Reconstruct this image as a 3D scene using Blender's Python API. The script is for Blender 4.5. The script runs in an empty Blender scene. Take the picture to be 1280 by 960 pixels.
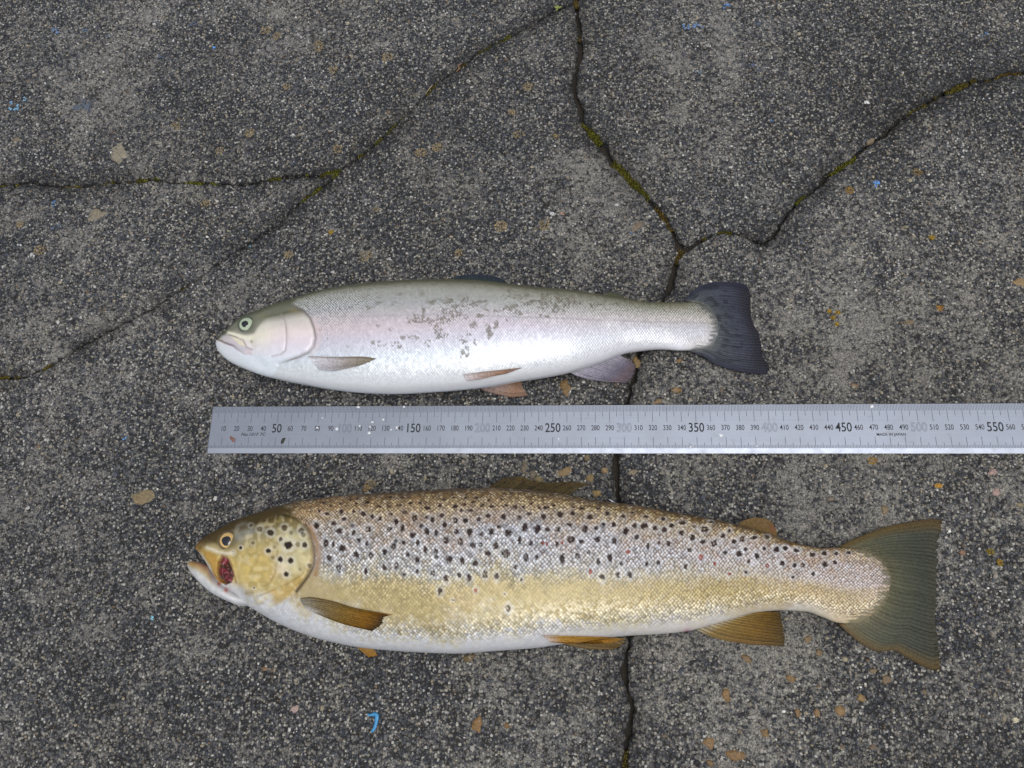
import bpy, math, random
import numpy as np
from mathutils import Matrix, Vector, kdtree
from mathutils.geometry import delaunay_2d_cdt

random.seed(7); RNG = np.random.default_rng(7)
S = bpy.context.scene

# ------------------------------------------------------------------ camera (solved from the ruler's graduations, mm)
F = 1035.0
P = [-0.3234097457663869, -0.07531264937678131, -0.01863233082758751, -220.1212124967481, -16.64626185459362, -609.7402891484035]
ZR = 2.0                                   # top face of the ruler above the concrete, mm
def rot(a, b, c):
    ca, sa, cb, sb, cc, sc = math.cos(a), math.sin(a), math.cos(b), math.sin(b), math.cos(c), math.sin(c)
    return np.array([[1,0,0],[0,ca,-sa],[0,sa,ca]]) @ np.array([[cb,0,sb],[0,1,0],[-sb,0,cb]]) @ np.array([[cc,-sc,0],[sc,cc,0],[0,0,1]])
RM = rot(*P[:3]); CAM = -RM.T @ np.array(P[3:6]); CAM[2] += ZR
cd = bpy.data.cameras.new('camera'); cam = bpy.data.objects.new('camera', cd); S.collection.objects.link(cam)
cd.sensor_width = 36; cd.lens = F/1280*36; cd.clip_start = 0.01; cd.clip_end = 50
M4 = Matrix.Identity(4)
for i in range(3):
    for j in range(3): M4[i][j] = RM.T[i, j]
    M4[i][3] = CAM[i]/1000
cam.matrix_world = M4; S.camera = cam
S.render.resolution_x = 1024; S.render.resolution_y = 768

# ------------------------------------------------------------------ overcast daylight
SUN_EL, SUN_AZ = math.radians(74), math.radians(140)     # high, veiled by cloud
w = bpy.data.worlds.new('World'); S.world = w; w.use_nodes = True
nt = w.node_tree; nt.nodes.clear()
sky = nt.nodes.new('ShaderNodeTexSky'); sky.sky_type = 'NISHITA'; sky.sun_disc = False
sky.sun_elevation = SUN_EL; sky.sun_rotation = SUN_AZ; sky.dust_density = 3.0; sky.air_density = 1.0; sky.ozone_density = 1.0
hs = nt.nodes.new('ShaderNodeHueSaturation'); hs.inputs['Saturation'].default_value = 0.28
bg = nt.nodes.new('ShaderNodeBackground'); bg.inputs['Strength'].default_value = 0.115
wo = nt.nodes.new('ShaderNodeOutputWorld')
nt.links.new(sky.outputs[0], hs.inputs['Color']); nt.links.new(hs.outputs[0], bg.inputs['Color']); nt.links.new(bg.outputs[0], wo.inputs['Surface'])
sl = bpy.data.lights.new('sun', 'SUN'); sl.energy = 1.35; sl.angle = math.radians(38); sl.color = (1.0, 0.97, 0.93)
so = bpy.data.objects.new('sun', sl); S.collection.objects.link(so)
sd = Vector((math.sin(SUN_AZ)*math.cos(SUN_EL), math.cos(SUN_AZ)*math.cos(SUN_EL), math.sin(SUN_EL)))
so.rotation_euler = sd.to_track_quat('Z', 'Y').to_euler(); so.location = sd*2
S.view_settings.view_transform = 'Standard'; S.view_settings.look = 'None'; S.view_settings.exposure = 0.15; S.view_settings.gamma = 1.0

# ------------------------------------------------------------------ helpers
def G(px, py, z=0.0):
    """photo pixel(s) -> point(s) in mm on the height z"""
    px = np.asarray(px, float); py = np.asarray(py, float); z = np.broadcast_to(np.asarray(z, float), px.shape)
    d = np.stack([(px-640)/F, -(py-480)/F, -np.ones_like(px)], -1) @ RM
    k = (z - CAM[2])/d[..., 2]
    return np.stack([CAM[0]+k*d[..., 0], CAM[1]+k*d[..., 1], z], -1)
def PX(v):
    q = (v - CAM) @ RM.T
    return 640 - F*q[:, 0]/q[:, 2], 480 + F*q[:, 1]/q[:, 2]
def lin(c):
    c = np.asarray(c, float)/255
    return np.where(c <= 0.04045, c/12.92, ((c+0.055)/1.055)**2.4)
def sstep(a, b, x):
    t = np.clip((x-a)/(b-a), 0, 1); return t*t*(3-2*t)
_lat = RNG.random((256, 256))
def vnoise(x, y, sc, seed=0):
    x = np.asarray(x)/sc + seed*17.31; y = np.asarray(y)/sc + seed*9.73
    xi = np.floor(x).astype(int); yi = np.floor(y).astype(int); fx = x-xi; fy = y-yi
    fx = fx*fx*(3-2*fx); fy = fy*fy*(3-2*fy)
    g = lambda a, b: _lat[a & 255, b & 255]
    return (g(xi, yi)*(1-fx)+g(xi+1, yi)*fx)*(1-fy) + (g(xi, yi+1)*(1-fx)+g(xi+1, yi+1)*fx)*fy
def fbm(x, y, sc, seed=0, o=4):
    s = 0; a = 1; n = 0
    for k in range(o): s = s + a*vnoise(x, y, sc/2**k, seed+k*3); n += a; a *= 0.55
    return s/n
def pchip(x, xp, yp):
    xp = np.asarray(xp, float); yp = np.asarray(yp, float); h = np.diff(xp); dl = np.diff(yp)/h
    d = np.zeros_like(yp); d[0] = dl[0]; d[-1] = dl[-1]
    for i in range(1, len(xp)-1):
        if dl[i-1]*dl[i] > 0:
            w1 = 2*h[i]+h[i-1]; w2 = h[i]+2*h[i-1]; d[i] = (w1+w2)/(w1/dl[i-1]+w2/dl[i])
    x = np.clip(x, xp[0], xp[-1]); i = np.clip(np.searchsorted(xp, x)-1, 0, len(xp)-2)
    t = (x-xp[i])/h[i]; t2 = t*t; t3 = t2*t
    return (2*t3-3*t2+1)*yp[i]+(t3-2*t2+t)*h[i]*d[i]+(-2*t3+3*t2)*yp[i+1]+(t3-t2)*h[i]*d[i+1]
def resample(pts, n):
    pts = np.asarray(pts, float); s = np.r_[0, np.cumsum(np.hypot(*np.diff(pts, axis=0).T))]; u = np.linspace(0, s[-1], n)
    if len(pts) > 3:
        return np.stack([pchip(u, s, pts[:, 0]), pchip(u, s, pts[:, 1])], -1)
    return np.stack([np.interp(u, s, pts[:, 0]), np.interp(u, s, pts[:, 1])], -1)
def ldist(x, y, line):
    d = np.full(np.shape(x), 1e9)
    for (ax, ay), (bx, by) in zip(line[:-1], line[1:]):
        vx, vy = bx-ax, by-ay; t = np.clip(((x-ax)*vx+(y-ay)*vy)/(vx*vx+vy*vy+1e-9), 0, 1)
        d = np.minimum(d, np.hypot(x-ax-t*vx, y-ay-t*vy))
    return d
def inpoly(x, y, poly):
    r = np.zeros(np.shape(x), bool); n = len(poly)
    for i in range(n):
        ax, ay = poly[i]; bx, by = poly[(i+1) % n]
        c = ((ay > y) != (by > y)) & (x < (bx-ax)*(y-ay)/((by-ay) if by != ay else 1e-9)+ax); r ^= c
    return r
def pmask(x, y, poly, soft):
    d = ldist(x, y, list(poly)+[poly[0]]); d = np.where(inpoly(x, y, poly), d, -d)
    return sstep(-soft, soft, d)
def link(o, parent=None):
    S.collection.objects.link(o)
    if parent is not None: o.parent = parent
    return o
def mesh(name, V, faces, mat=None, parent=None, attrs=None, smooth=True, loops=None):
    """V in mm (n,3); faces = list of int arrays of shape (k,3) or (k,4); attrs: name -> (n,4) colour, (n,3) vector or (n,) float"""
    me = bpy.data.meshes.new(name); V = np.asarray(V, float)/1000
    faces = [np.asarray(f, int) for f in faces if len(f)]
    me.vertices.add(len(V)); me.vertices.foreach_set('co', V.astype(np.float32).ravel())
    li = np.concatenate([f.ravel() for f in faces]); tot = np.concatenate([np.full(len(f), f.shape[1]) for f in faces])
    me.loops.add(len(li)); me.loops.foreach_set('vertex_index', li.astype(np.int32))
    me.polygons.add(len(tot)); me.polygons.foreach_set('loop_start', (np.r_[0, np.cumsum(tot)[:-1]]).astype(np.int32))
    me.polygons.foreach_set('use_smooth', np.full(len(tot), smooth))
    me.update(calc_edges=True)
    for k, a in (attrs or {}).items():
        a = np.asarray(a, float)
        if a.ndim == 1: at = me.attributes.new(k, 'FLOAT', 'POINT'); at.data.foreach_set('value', a.astype(np.float32))
        elif a.shape[1] == 3 and k.startswith('v_'): at = me.attributes.new(k, 'FLOAT_VECTOR', 'POINT'); at.data.foreach_set('vector', a.astype(np.float32).ravel())
        else:
            if a.shape[1] == 3: a = np.c_[a, np.ones(len(a))]
            at = me.attributes.new(k, 'FLOAT_COLOR', 'POINT'); at.data.foreach_set('color', a.astype(np.float32).ravel())
    if mat is not None: me.materials.append(mat)
    return link(bpy.data.objects.new(name, me), parent)
def tag(o, label=None, cat=None, group=None, kind=None):
    for k, v in (('label', label), ('category', cat), ('group', group), ('kind', kind)):
        if v: o[k] = v
    return o
def empty(name, loc_mm):
    o = bpy.data.objects.new(name, None); o.empty_display_size = 0.02; o.location = Vector(loc_mm)/1000; return link(o)
def under(o, parent):
    o.parent = parent; o.matrix_parent_inverse = Matrix.Translation(-parent.location); return o

class N:
    """small node-graph writer"""
    def __init__(s, name):
        s.m = bpy.data.materials.new(name); s.m.use_nodes = True; s.t = s.m.node_tree; s.t.nodes.clear()
        s.out = s.t.nodes.new('ShaderNodeOutputMaterial'); s.b = s.t.nodes.new('ShaderNodeBsdfPrincipled'); s.l(s.b.outputs[0], s.out.inputs['Surface'])
    def l(s, a, b): s.t.links.new(a, b)
    def n(s, typ, **k):
        nd = s.t.nodes.new(typ)
        for a, v in k.items(): setattr(nd, a, v)
        return nd
    def put(s, sock, v):
        if hasattr(v, 'is_linked') or hasattr(v, 'links'): s.l(v, sock)
        else: sock.default_value = v
    def math(s, op, a, b=None, c=None, clamp=False):
        nd = s.n('ShaderNodeMath', operation=op, use_clamp=clamp)
        for i, v in enumerate((a, b, c)):
            if v is not None: s.put(nd.inputs[i], v)
        return nd.outputs[0]
    def vm(s, op, a, b=None, scale=None):
        nd = s.n('ShaderNodeVectorMath', operation=op); s.put(nd.inputs[0], a)
        if b is not None: s.put(nd.inputs[1], b)
        if scale is not None: s.put(nd.inputs['Scale'], scale)
        return nd.outputs[0]
    def attr(s, name): return s.n('ShaderNodeAttribute', attribute_name=name)
    def mix(s, f, a, b, mode='MIX'):
        nd = s.n('ShaderNodeMix', data_type='RGBA', blend_type=mode); s.put(nd.inputs[0], f); s.put(nd.inputs[6], a); s.put(nd.inputs[7], b); return nd.outputs[2]
    def rng(s, v, a, b, c=0.0, d=1.0):
        nd = s.n('ShaderNodeMapRange', interpolation_type='SMOOTHSTEP'); s.put(nd.inputs[0], v)
        for i, q in enumerate((a, b, c, d)): nd.inputs[1+i].default_value = q
        return nd.outputs[0]
    def coords(s): return s.n('ShaderNodeTexCoord').outputs['Object']
    def noise(s, vec, sc, det=3, rough=0.55):
        nd = s.n('ShaderNodeTexNoise'); s.l(vec, nd.inputs['Vector']); nd.inputs['Scale'].default_value = sc; nd.inputs['Detail'].default_value = det; nd.inputs['Roughness'].default_value = rough; return nd.outputs[0]
    def vor(s, vec, sc, rand=1.0, dim='3D', feat='F1'):
        nd = s.n('ShaderNodeTexVoronoi', voronoi_dimensions=dim, feature=feat); s.l(vec, nd.inputs['Vector']); nd.inputs['Scale'].default_value = sc
        nd.inputs['Randomness'].default_value = rand; return nd
    def bump(s, h, strength, dist, normal=None):
        nd = s.n('ShaderNodeBump'); s.l(h, nd.inputs['Height']); nd.inputs['Strength'].default_value = strength; nd.inputs['Distance'].default_value = dist
        if normal is not None: s.l(normal, nd.inputs['Normal'])
        return nd.outputs[0]
    def set(s, **k):
        names = dict(color='Base Color', rough='Roughness', metal='Metallic', normal='Normal', alpha='Alpha', coat='Coat Weight', coatr='Coat Roughness', spec='Specular IOR Level', sub='Subsurface Weight')
        for a, v in k.items(): s.put(s.b.inputs[names[a]], v)
        return s.m

def rgba(c): return tuple(lin(c))+(1.0,)

# ------------------------------------------------------------------ materials
def mat_concrete():
    n = N('concrete'); co = n.coords(); col = n.attr('Col').outputs['Color']; film = n.attr('film').outputs['Fac']
    v1 = n.vor(co, 600); sep = n.n('ShaderNodeSeparateColor'); n.l(v1.outputs['Color'], sep.inputs[0])
    # aggregate grains: per-cell tone, thinned where a cement film covers them
    ramp = n.n('ShaderNodeValToRGB'); e = ramp.color_ramp; e.interpolation = 'LINEAR'; n.l(sep.outputs[0], ramp.inputs[0])
    stops = [(0.0,(34,36,41)),(0.3,(56,60,68)),(0.55,(84,87,92)),(0.75,(110,110,109)),(0.88,(140,136,124)),(1.0,(186,186,182))]
    e.elements[0].position = 0; e.elements[0].color = rgba(stops[0][1]); e.elements[1].position = 1; e.elements[1].color = rgba(stops[-1][1])
    for p, c in stops[1:-1]: el = e.elements.new(p); el.color = rgba(c)
    gap = n.rng(v1.outputs['Distance'], 0.35, 0.75)
    grain = n.mix(gap, ramp.outputs[0], rgba((36,35,34)))  # gaps between grains darkened, relief shade put into the colour
    fine = n.noise(co, 900, 3, 0.7); mott = n.noise(co, 230, 4, 0.7)
    cem = n.mix(n.rng(fine, 0.30, 0.70), rgba((66,65,63)), rgba((176,173,167)))
    fe = n.rng(n.math('ADD', film, n.math('MULTIPLY', n.math('SUBTRACT', mott, 0.5), 2.6)), 0.25, 0.85)
    base = n.mix(n.math('MULTIPLY', fe, 0.85), grain, cem)
    base = n.mix(1.0, base, col, 'MULTIPLY')
    h = n.math('ADD', n.math('MULTIPLY', n.math('SUBTRACT', 1.0, v1.outputs['Distance']), 0.6), n.math('MULTIPLY', fine, 0.7))
    n.set(color=base, rough=0.82, spec=0.35, normal=n.bump(h, 0.8, 0.0006)); return n.m
def mat_attr(name, rough=0.8, spec=0.4, nscale=1500, namp=0.35, bdist=0.0003, coat=0.0, tone=0.35):
    n = N(name); co = n.coords(); c = n.attr('Col').outputs['Color']; f = n.noise(co, nscale, 3, 0.65)
    g = n.rng(f, 0.25, 0.75, 1-tone, 1+tone); base = n.mix(1.0, c, g, 'MULTIPLY')
    n.set(color=base, rough=rough, spec=spec, normal=n.bump(f, namp, bdist), coat=coat); return n.m
def mat_plain(name, c, rough=0.5, metal=0.0, coat=0.0, nscale=900, tone=0.12, bump=0.1):
    n = N(name); co = n.coords(); f = n.noise(co, nscale, 2)
    base = n.mix(1.0, rgba(c), n.rng(f, 0.2, 0.8, 1-tone, 1+tone), 'MULTIPLY')
    n.set(color=base, rough=rough, metal=metal, coat=coat, normal=n.bump(f, bump, 0.0002)); return n.m
def mat_skin(name, rand, var_, jit_, bmp, noise_):
    n = N(name); c1 = n.attr('Col').outputs['Color']; c2 = n.attr('Skin').outputs['Color']; sv = n.attr('v_scale').outputs['Vector']; mk = n.attr('mask').outputs['Fac']; sil = n.attr('silver').outputs['Fac']
    v = n.vor(sv, 1.0, rand, '2D'); d = v.outputs['Distance']; sep = n.n('ShaderNodeSeparateColor'); n.l(v.outputs['Color'], sep.inputs[0])
    edge = n.math('MULTIPLY', n.rng(d, 0.28, 0.54), mk)
    base = n.mix(edge, c1, c2)
    var = n.math('ADD', 1.0, n.math('MULTIPLY', n.math('MULTIPLY', n.math('SUBTRACT', sep.outputs[0], 0.5), var_), mk))
    base = n.mix(1.0, base, var, 'MULTIPLY')
    co = n.coords(); f = n.noise(co, 260, 4, 0.6)
    base = n.mix(1.0, base, n.rng(f, 0.25, 0.75, 1-noise_, 1+noise_), 'MULTIPLY')
    geo = n.n('ShaderNodeNewGeometry').outputs['Normal']
    jit = n.vm('SCALE', n.vm('SUBTRACT', v.outputs['Color'], (0.5, 0.5, 0.5)), scale=n.math('MULTIPLY', mk, jit_))
    nn = n.vm('NORMALIZE', n.vm('ADD', geo, jit))
    h = n.math('ADD', n.math('MULTIPLY', n.math('SUBTRACT', 1.0, d), mk), n.math('MULTIPLY', f, 0.25))
    pore = n.noise(co, 1100, 3, 0.6); h = n.math('ADD', h, n.math('MULTIPLY', pore, 0.22)); nb = n.bump(h, bmp, 0.0006, nn)
    n.set(color=base, rough=n.math('SUBTRACT', 0.48, n.math('MULTIPLY', sil, 0.12)), metal=n.math('MULTIPLY', sil, 0.25), spec=0.3, coat=0.14, coatr=0.14, normal=nb)
    return n.m
def mat_fin():
    n = N('fin_membrane'); c = n.attr('Col'); co = n.coords(); f = n.noise(co, 700, 3)
    base = n.mix(1.0, c.outputs['Color'], n.rng(f, 0.25, 0.75, 0.75, 1.2), 'MULTIPLY')
    n.set(color=base, rough=0.5, coat=0.04, coatr=0.3, spec=0.18, alpha=c.outputs['Alpha'], normal=n.bump(f, 0.15, 0.0003)); return n.m
def mat_steel():
    n = N('brushed_steel'); co = n.coords()
    mp = n.n('ShaderNodeMapping'); n.l(co, mp.inputs[0]); mp.inputs['Scale'].default_value = (6, 900, 6)
    br = n.noise(mp.outputs[0], 1.0, 4, 0.6); st = n.noise(co, 26, 4, 0.6); sp = n.noise(co, 160, 3, 0.65)
    base = n.mix(n.rng(st, 0.35, 0.7), rgba((156,163,176)), rgba((150,156,168)))
    base = n.mix(n.rng(sp, 0.62, 0.80, 0.0, 0.28), base, rgba((118,116,112)))
    base = n.mix(n.rng(br, 0.3, 0.7, 0.0, 0.14), base, rgba((122,128,142)))
    r = n.math('ADD', 0.36, n.math('MULTIPLY', sp, 0.22))
    n.set(color=base, metal=0.85, rough=r, normal=n.bump(br, 0.12, 0.0001)); return n.m
M_CON = mat_concrete(); M_AGG = mat_attr('aggregate_stone', 0.7, 0.45, 1800, 0.3, 0.0002); M_SOIL = mat_plain('crack_soil', (40,36,30), 0.95, tone=0.5, bump=0.8)
M_MOSS = mat_attr('moss', 0.85, 0.3, 2500, 0.2); M_LIC = mat_attr('lichen', 0.9, 0.25, 1600, 0.5, 0.0004); M_STONE = mat_attr('pebble', 0.6, 0.45, 700, 0.4, 0.0004)
M_SKIN = mat_skin('brown_trout_skin', 0.42, 0.55, 0.5, 0.6, 0.09); M_SKIN_R = mat_skin('rainbow_trout_skin', 0.30, 0.22, 0.3, 0.45, 0.04); M_FIN = mat_fin(); M_STEEL = mat_steel()
M_INK = mat_plain('black_ink', (30,32,38), 0.7); M_INK2 = mat_plain('faded_ink', (84,90,102), 0.7); M_FINE = mat_plain('fine_mark_ink', (62,68,80), 0.7); M_INK3 = mat_plain('worn_ink', (92,97,108), 0.7)
M_PUP = mat_plain('pupil_black', (14,16,26), 0.12, coat=1.0, tone=0.02, bump=0.0)
M_WHITE = mat_plain('white_fleck', (214,217,222), 0.25, coat=0.5); M_TWIG = mat_plain('dry_twig', (150,135,112), 0.8); M_LEAF = mat_plain('green_leaf', (118,128,62), 0.6)
M_RED = mat_plain('dried_blood', (118,82,72), 0.6); M_DARK = mat_plain('dark_dirt', (52,54,48), 0.8)
M_PAINT = mat_attr('blue_paint', 0.55, 0.45, 900, 0.3); M_EYE = mat_attr('iris', 0.15, 0.6, 2500, 0.05, 0.0001, coat=1.0, tone=0.2)

# ------------------------------------------------------------------ broken concrete
J = (853, 311)
CR1a = [(719,-60),(720,0),(722,20),(725,50),(725.6,67),(719,97),(718,114),(725.6,134),(729,154),(752,181),(766,201),(786,222),(809,245),(829,269),(846,297),J]
CR1b = [J,(843,332),(838,355),(826,385),(808,415),(797,445),(790,480),(785,505),(776,540),(770,570),(770,600),(774,628),(780,680),(788,740),(787,802),(781.6,839),(786,870),(793,884),(786,916),(781,960),(776,1040)]
CR2 = [J,(863,309),(884,295),(907,288),(931,294),(954,304),(968,295),(981,272),(998,250),(1018,237),(1038,217),(1065,200),(1085,180),(1105,168),(1125,148),(1142,138),(1169,122),(1193,111),(1219,99),(1236,100),(1253,92),(1280,90),(1380,60)]
K3 = (426, 211)
CR3a = [(720,3),(695,12),(665,30),(631,47),(598,65),(574,84),(544,104),(521,131),(497,151),(474,174),(447,196),K3]
CR3b = [K3,(403,233),(373,252),(353,274),(329,292),(289,317),(240,352),(190,384),(150,405),(100,432),(60,458),(30,471),(0,472),(-90,478)]
CR4 = [K3,(403,218),(356,220),(302,230),(269,228),(215,227),(195,222),(161,226),(134,228),(101,232),(67,232),(37,226),(0,232),(-90,240)]
def dens(line, seed, amp=0.8):
    q = G(*np.array(line, float).T)[:, :2]; s = np.r_[0, np.cumsum(np.hypot(*np.diff(q, axis=0).T))]; u = np.linspace(0, s[-1], max(3, int(s[-1]/1.3)))
    p = np.stack([np.interp(u, s, q[:, 0]), np.interp(u, s, q[:, 1])], -1)
    j = np.stack([vnoise(p[:, 0], p[:, 1], 4.0, seed)+0.6*vnoise(p[:, 0], p[:, 1], 1.7, seed+5)-0.8, vnoise(p[:, 0], p[:, 1], 4.0, seed+1)+0.6*vnoise(p[:, 0], p[:, 1], 1.7, seed+6)-0.8], -1)
    fade = np.minimum(1, np.minimum(u, s[-1]-u)/6)[:, None]
    return p + j*amp*2*fade
X0, X1, Y0, Y1 = -460., 900., -520., 640.
c1a, c1b, c2, c3a, c3b, c4 = [dens(l, 11+i*7) for i, l in enumerate((CR1a, CR1b, CR2, CR3a, CR3b, CR4))]
split = int(np.argmin(np.hypot(*(c1a-c3a[0]).T))); c3a[0] = c1a[split]
def ext(c, p): return np.vstack([c, np.linspace(c[-1], p, 60)[1:]])
c1a = np.vstack([np.linspace((c1a[0][0]-10, Y1), c1a[0], 60)[:-1], c1a]); split += 59
c1b = ext(c1b, (c1b[-1][0]-12, Y0)); c2 = ext(c2, (X1, c2[-1][1]+60)); c3b = ext(c3b, (X0, c3b[-1][1]-10)); c4 = ext(c4, (X0, c4[-1][1]+4))
def half_width(c, base, seed):
    return base*(0.45+1.1*vnoise(c[:, 0], c[:, 1], 9, seed)+0.35*(vnoise(c[:, 0], c[:, 1], 2.2, seed+2)-0.5))
HW = {}
for nm, c, b in (('1a', c1a, 1.9), ('1b', c1b, 1.6), ('2', c2, 1.2), ('3a', c3a, 0.8), ('3b', c3b, 0.9), ('4', c4, 0.95)): HW[nm] = half_width(c, b, len(nm)*7+int(nm[0]))
gj = G(*J)[:2]
for nm, c in (('1a', c1a), ('1b', c1b), ('2', c2)): HW[nm] += 2.6*np.exp(-(np.hypot(*(c-gj).T)/5.5)**2)
gm = G(1195, 108)[:2]; HW['2'] += 1.3*np.exp(-(np.hypot(*(c2-gm).T)/14)**2)
gm = G(765, 200)[:2]; HW['1a'] += 0.7*np.exp(-(np.hypot(*(c1a-gm).T)/26)**2)
def seg(nm, a=None, b=None, rev=False):
    c = {'1a': c1a, '1b': c1b, '2': c2, '3a': c3a, '3b': c3b, '4': c4}[nm][a:b]; h = HW[nm][a:b]
    return (c[::-1], h[::-1]) if rev else (c, h)
def corner(*p): return (np.array(p, float), np.full(len(p), -1.0))
slabs = [
    [seg('1a', 0, split+1), seg('3a', 1), seg('4', 1), corner((X0, Y1))],                                   # beyond both left cracks
    [seg('3b'), corner((X0, c4[-1][1]-0.0)), seg('4', 1, None, True)],
    [seg('1a', split), seg('1b', 1), corner((X0, Y0)), seg('3b', 1, None, True), seg('3a', 1, None, True)],
    [seg('1a', 0, None, True), corner((X1, Y1)), seg('2', 1, None, True)],
    [seg('1b'), corner((X1, Y0)), seg('2', 1, None, True)],
]
allc = np.vstack([c1a, c1b, c2, c3a, c3b, c4]); kd = kdtree.KDTree(len(allc))
allh = np.concatenate([HW[k] for k in ('1a', '1b', '2', '3a', '3b', '4')])
for i, p in enumerate(allc): kd.insert((p[0], p[1], 0), i)
kd.balance()
def crack_dist(P2):
    d = np.empty(len(P2)); h = np.empty(len(P2))
    for i, (x, y) in enumerate(P2): _, k, dd = kd.find((x, y, 0)); d[i] = dd; h[i] = allh[k]
    return d - h
VX0, VX1, VY0, VY1 = -300., 690., -300., 440.      # where the photograph sees the ground, with a margin
def trap(P2, m=45):                                  # inside the visible trapezium grown by m mm
    a = [G(0,0), G(1280,0), G(1280,960), G(0,960)]; c = np.mean(a, 0)
    q = [(p[0]+np.sign(p[0]-c[0])*m, p[1]+np.sign(p[1]-c[1])*m) for p in a]
    return inpoly(P2[:, 0], P2[:, 1], q)
def film_at(x, y):
    """where a pale film of cement still covers the aggregate"""
    px, py = PX(np.stack([x, y, np.zeros_like(x)], -1))
    big = fbm(x, y, 75, 3); mid = fbm(x, y, 20, 8)
    f = 0.42*(big-0.5)+0.8*(mid-0.5)+0.30
    for cx, cy, r, a in ((1120,400,190,0.17),(180,110,90,0.16),(70,80,60,0.1),(720,250,80,0.2),(900,40,80,0.12),(1100,620,170,0.2),(120,420,120,0.08),(900,880,130,0.12),(330,190,120,-0.15),(480,240,120,-0.08),(1170,60,130,-0.2),(560,120,110,-.1),(330,60,70,.1),(1240,200,60,.1),(60,640,120,.1),(640,900,120,.04),(1080,150,60,-0.25),(60,20,80,-0.15),(250,780,150,-0.06),(100,690,90,-0.1),(550,590,80,-0.06),(1220,730,70,-0.1)):
        f = f + a*np.exp(-(((px-cx)**2+(py-cy)**2)/r**2))
    return np.clip(f, 0, 1)
def stain_at(x, y, dc):
    """soil and damp dirt that has settled along the cracks"""
    m = fbm(x, y, 40, 31); d = sstep(16, 1, dc+10*(m-0.5))
    k = 1 - 0.5*d*sstep(0.3, 0.62, m)
    k = k*(0.66+0.34*fbm(x, y, 120, 41, 3))
    for cx, cy, r in ((103,825,22),(130,870,20),(1085,165,55),(1110,100,60)):
        px, py = PX(np.stack([x, y, np.zeros_like(x)], -1)); k = k*(1-0.22*np.exp(-(((px-cx)**2+(py-cy)**2)/r**2)))
    return k

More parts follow.
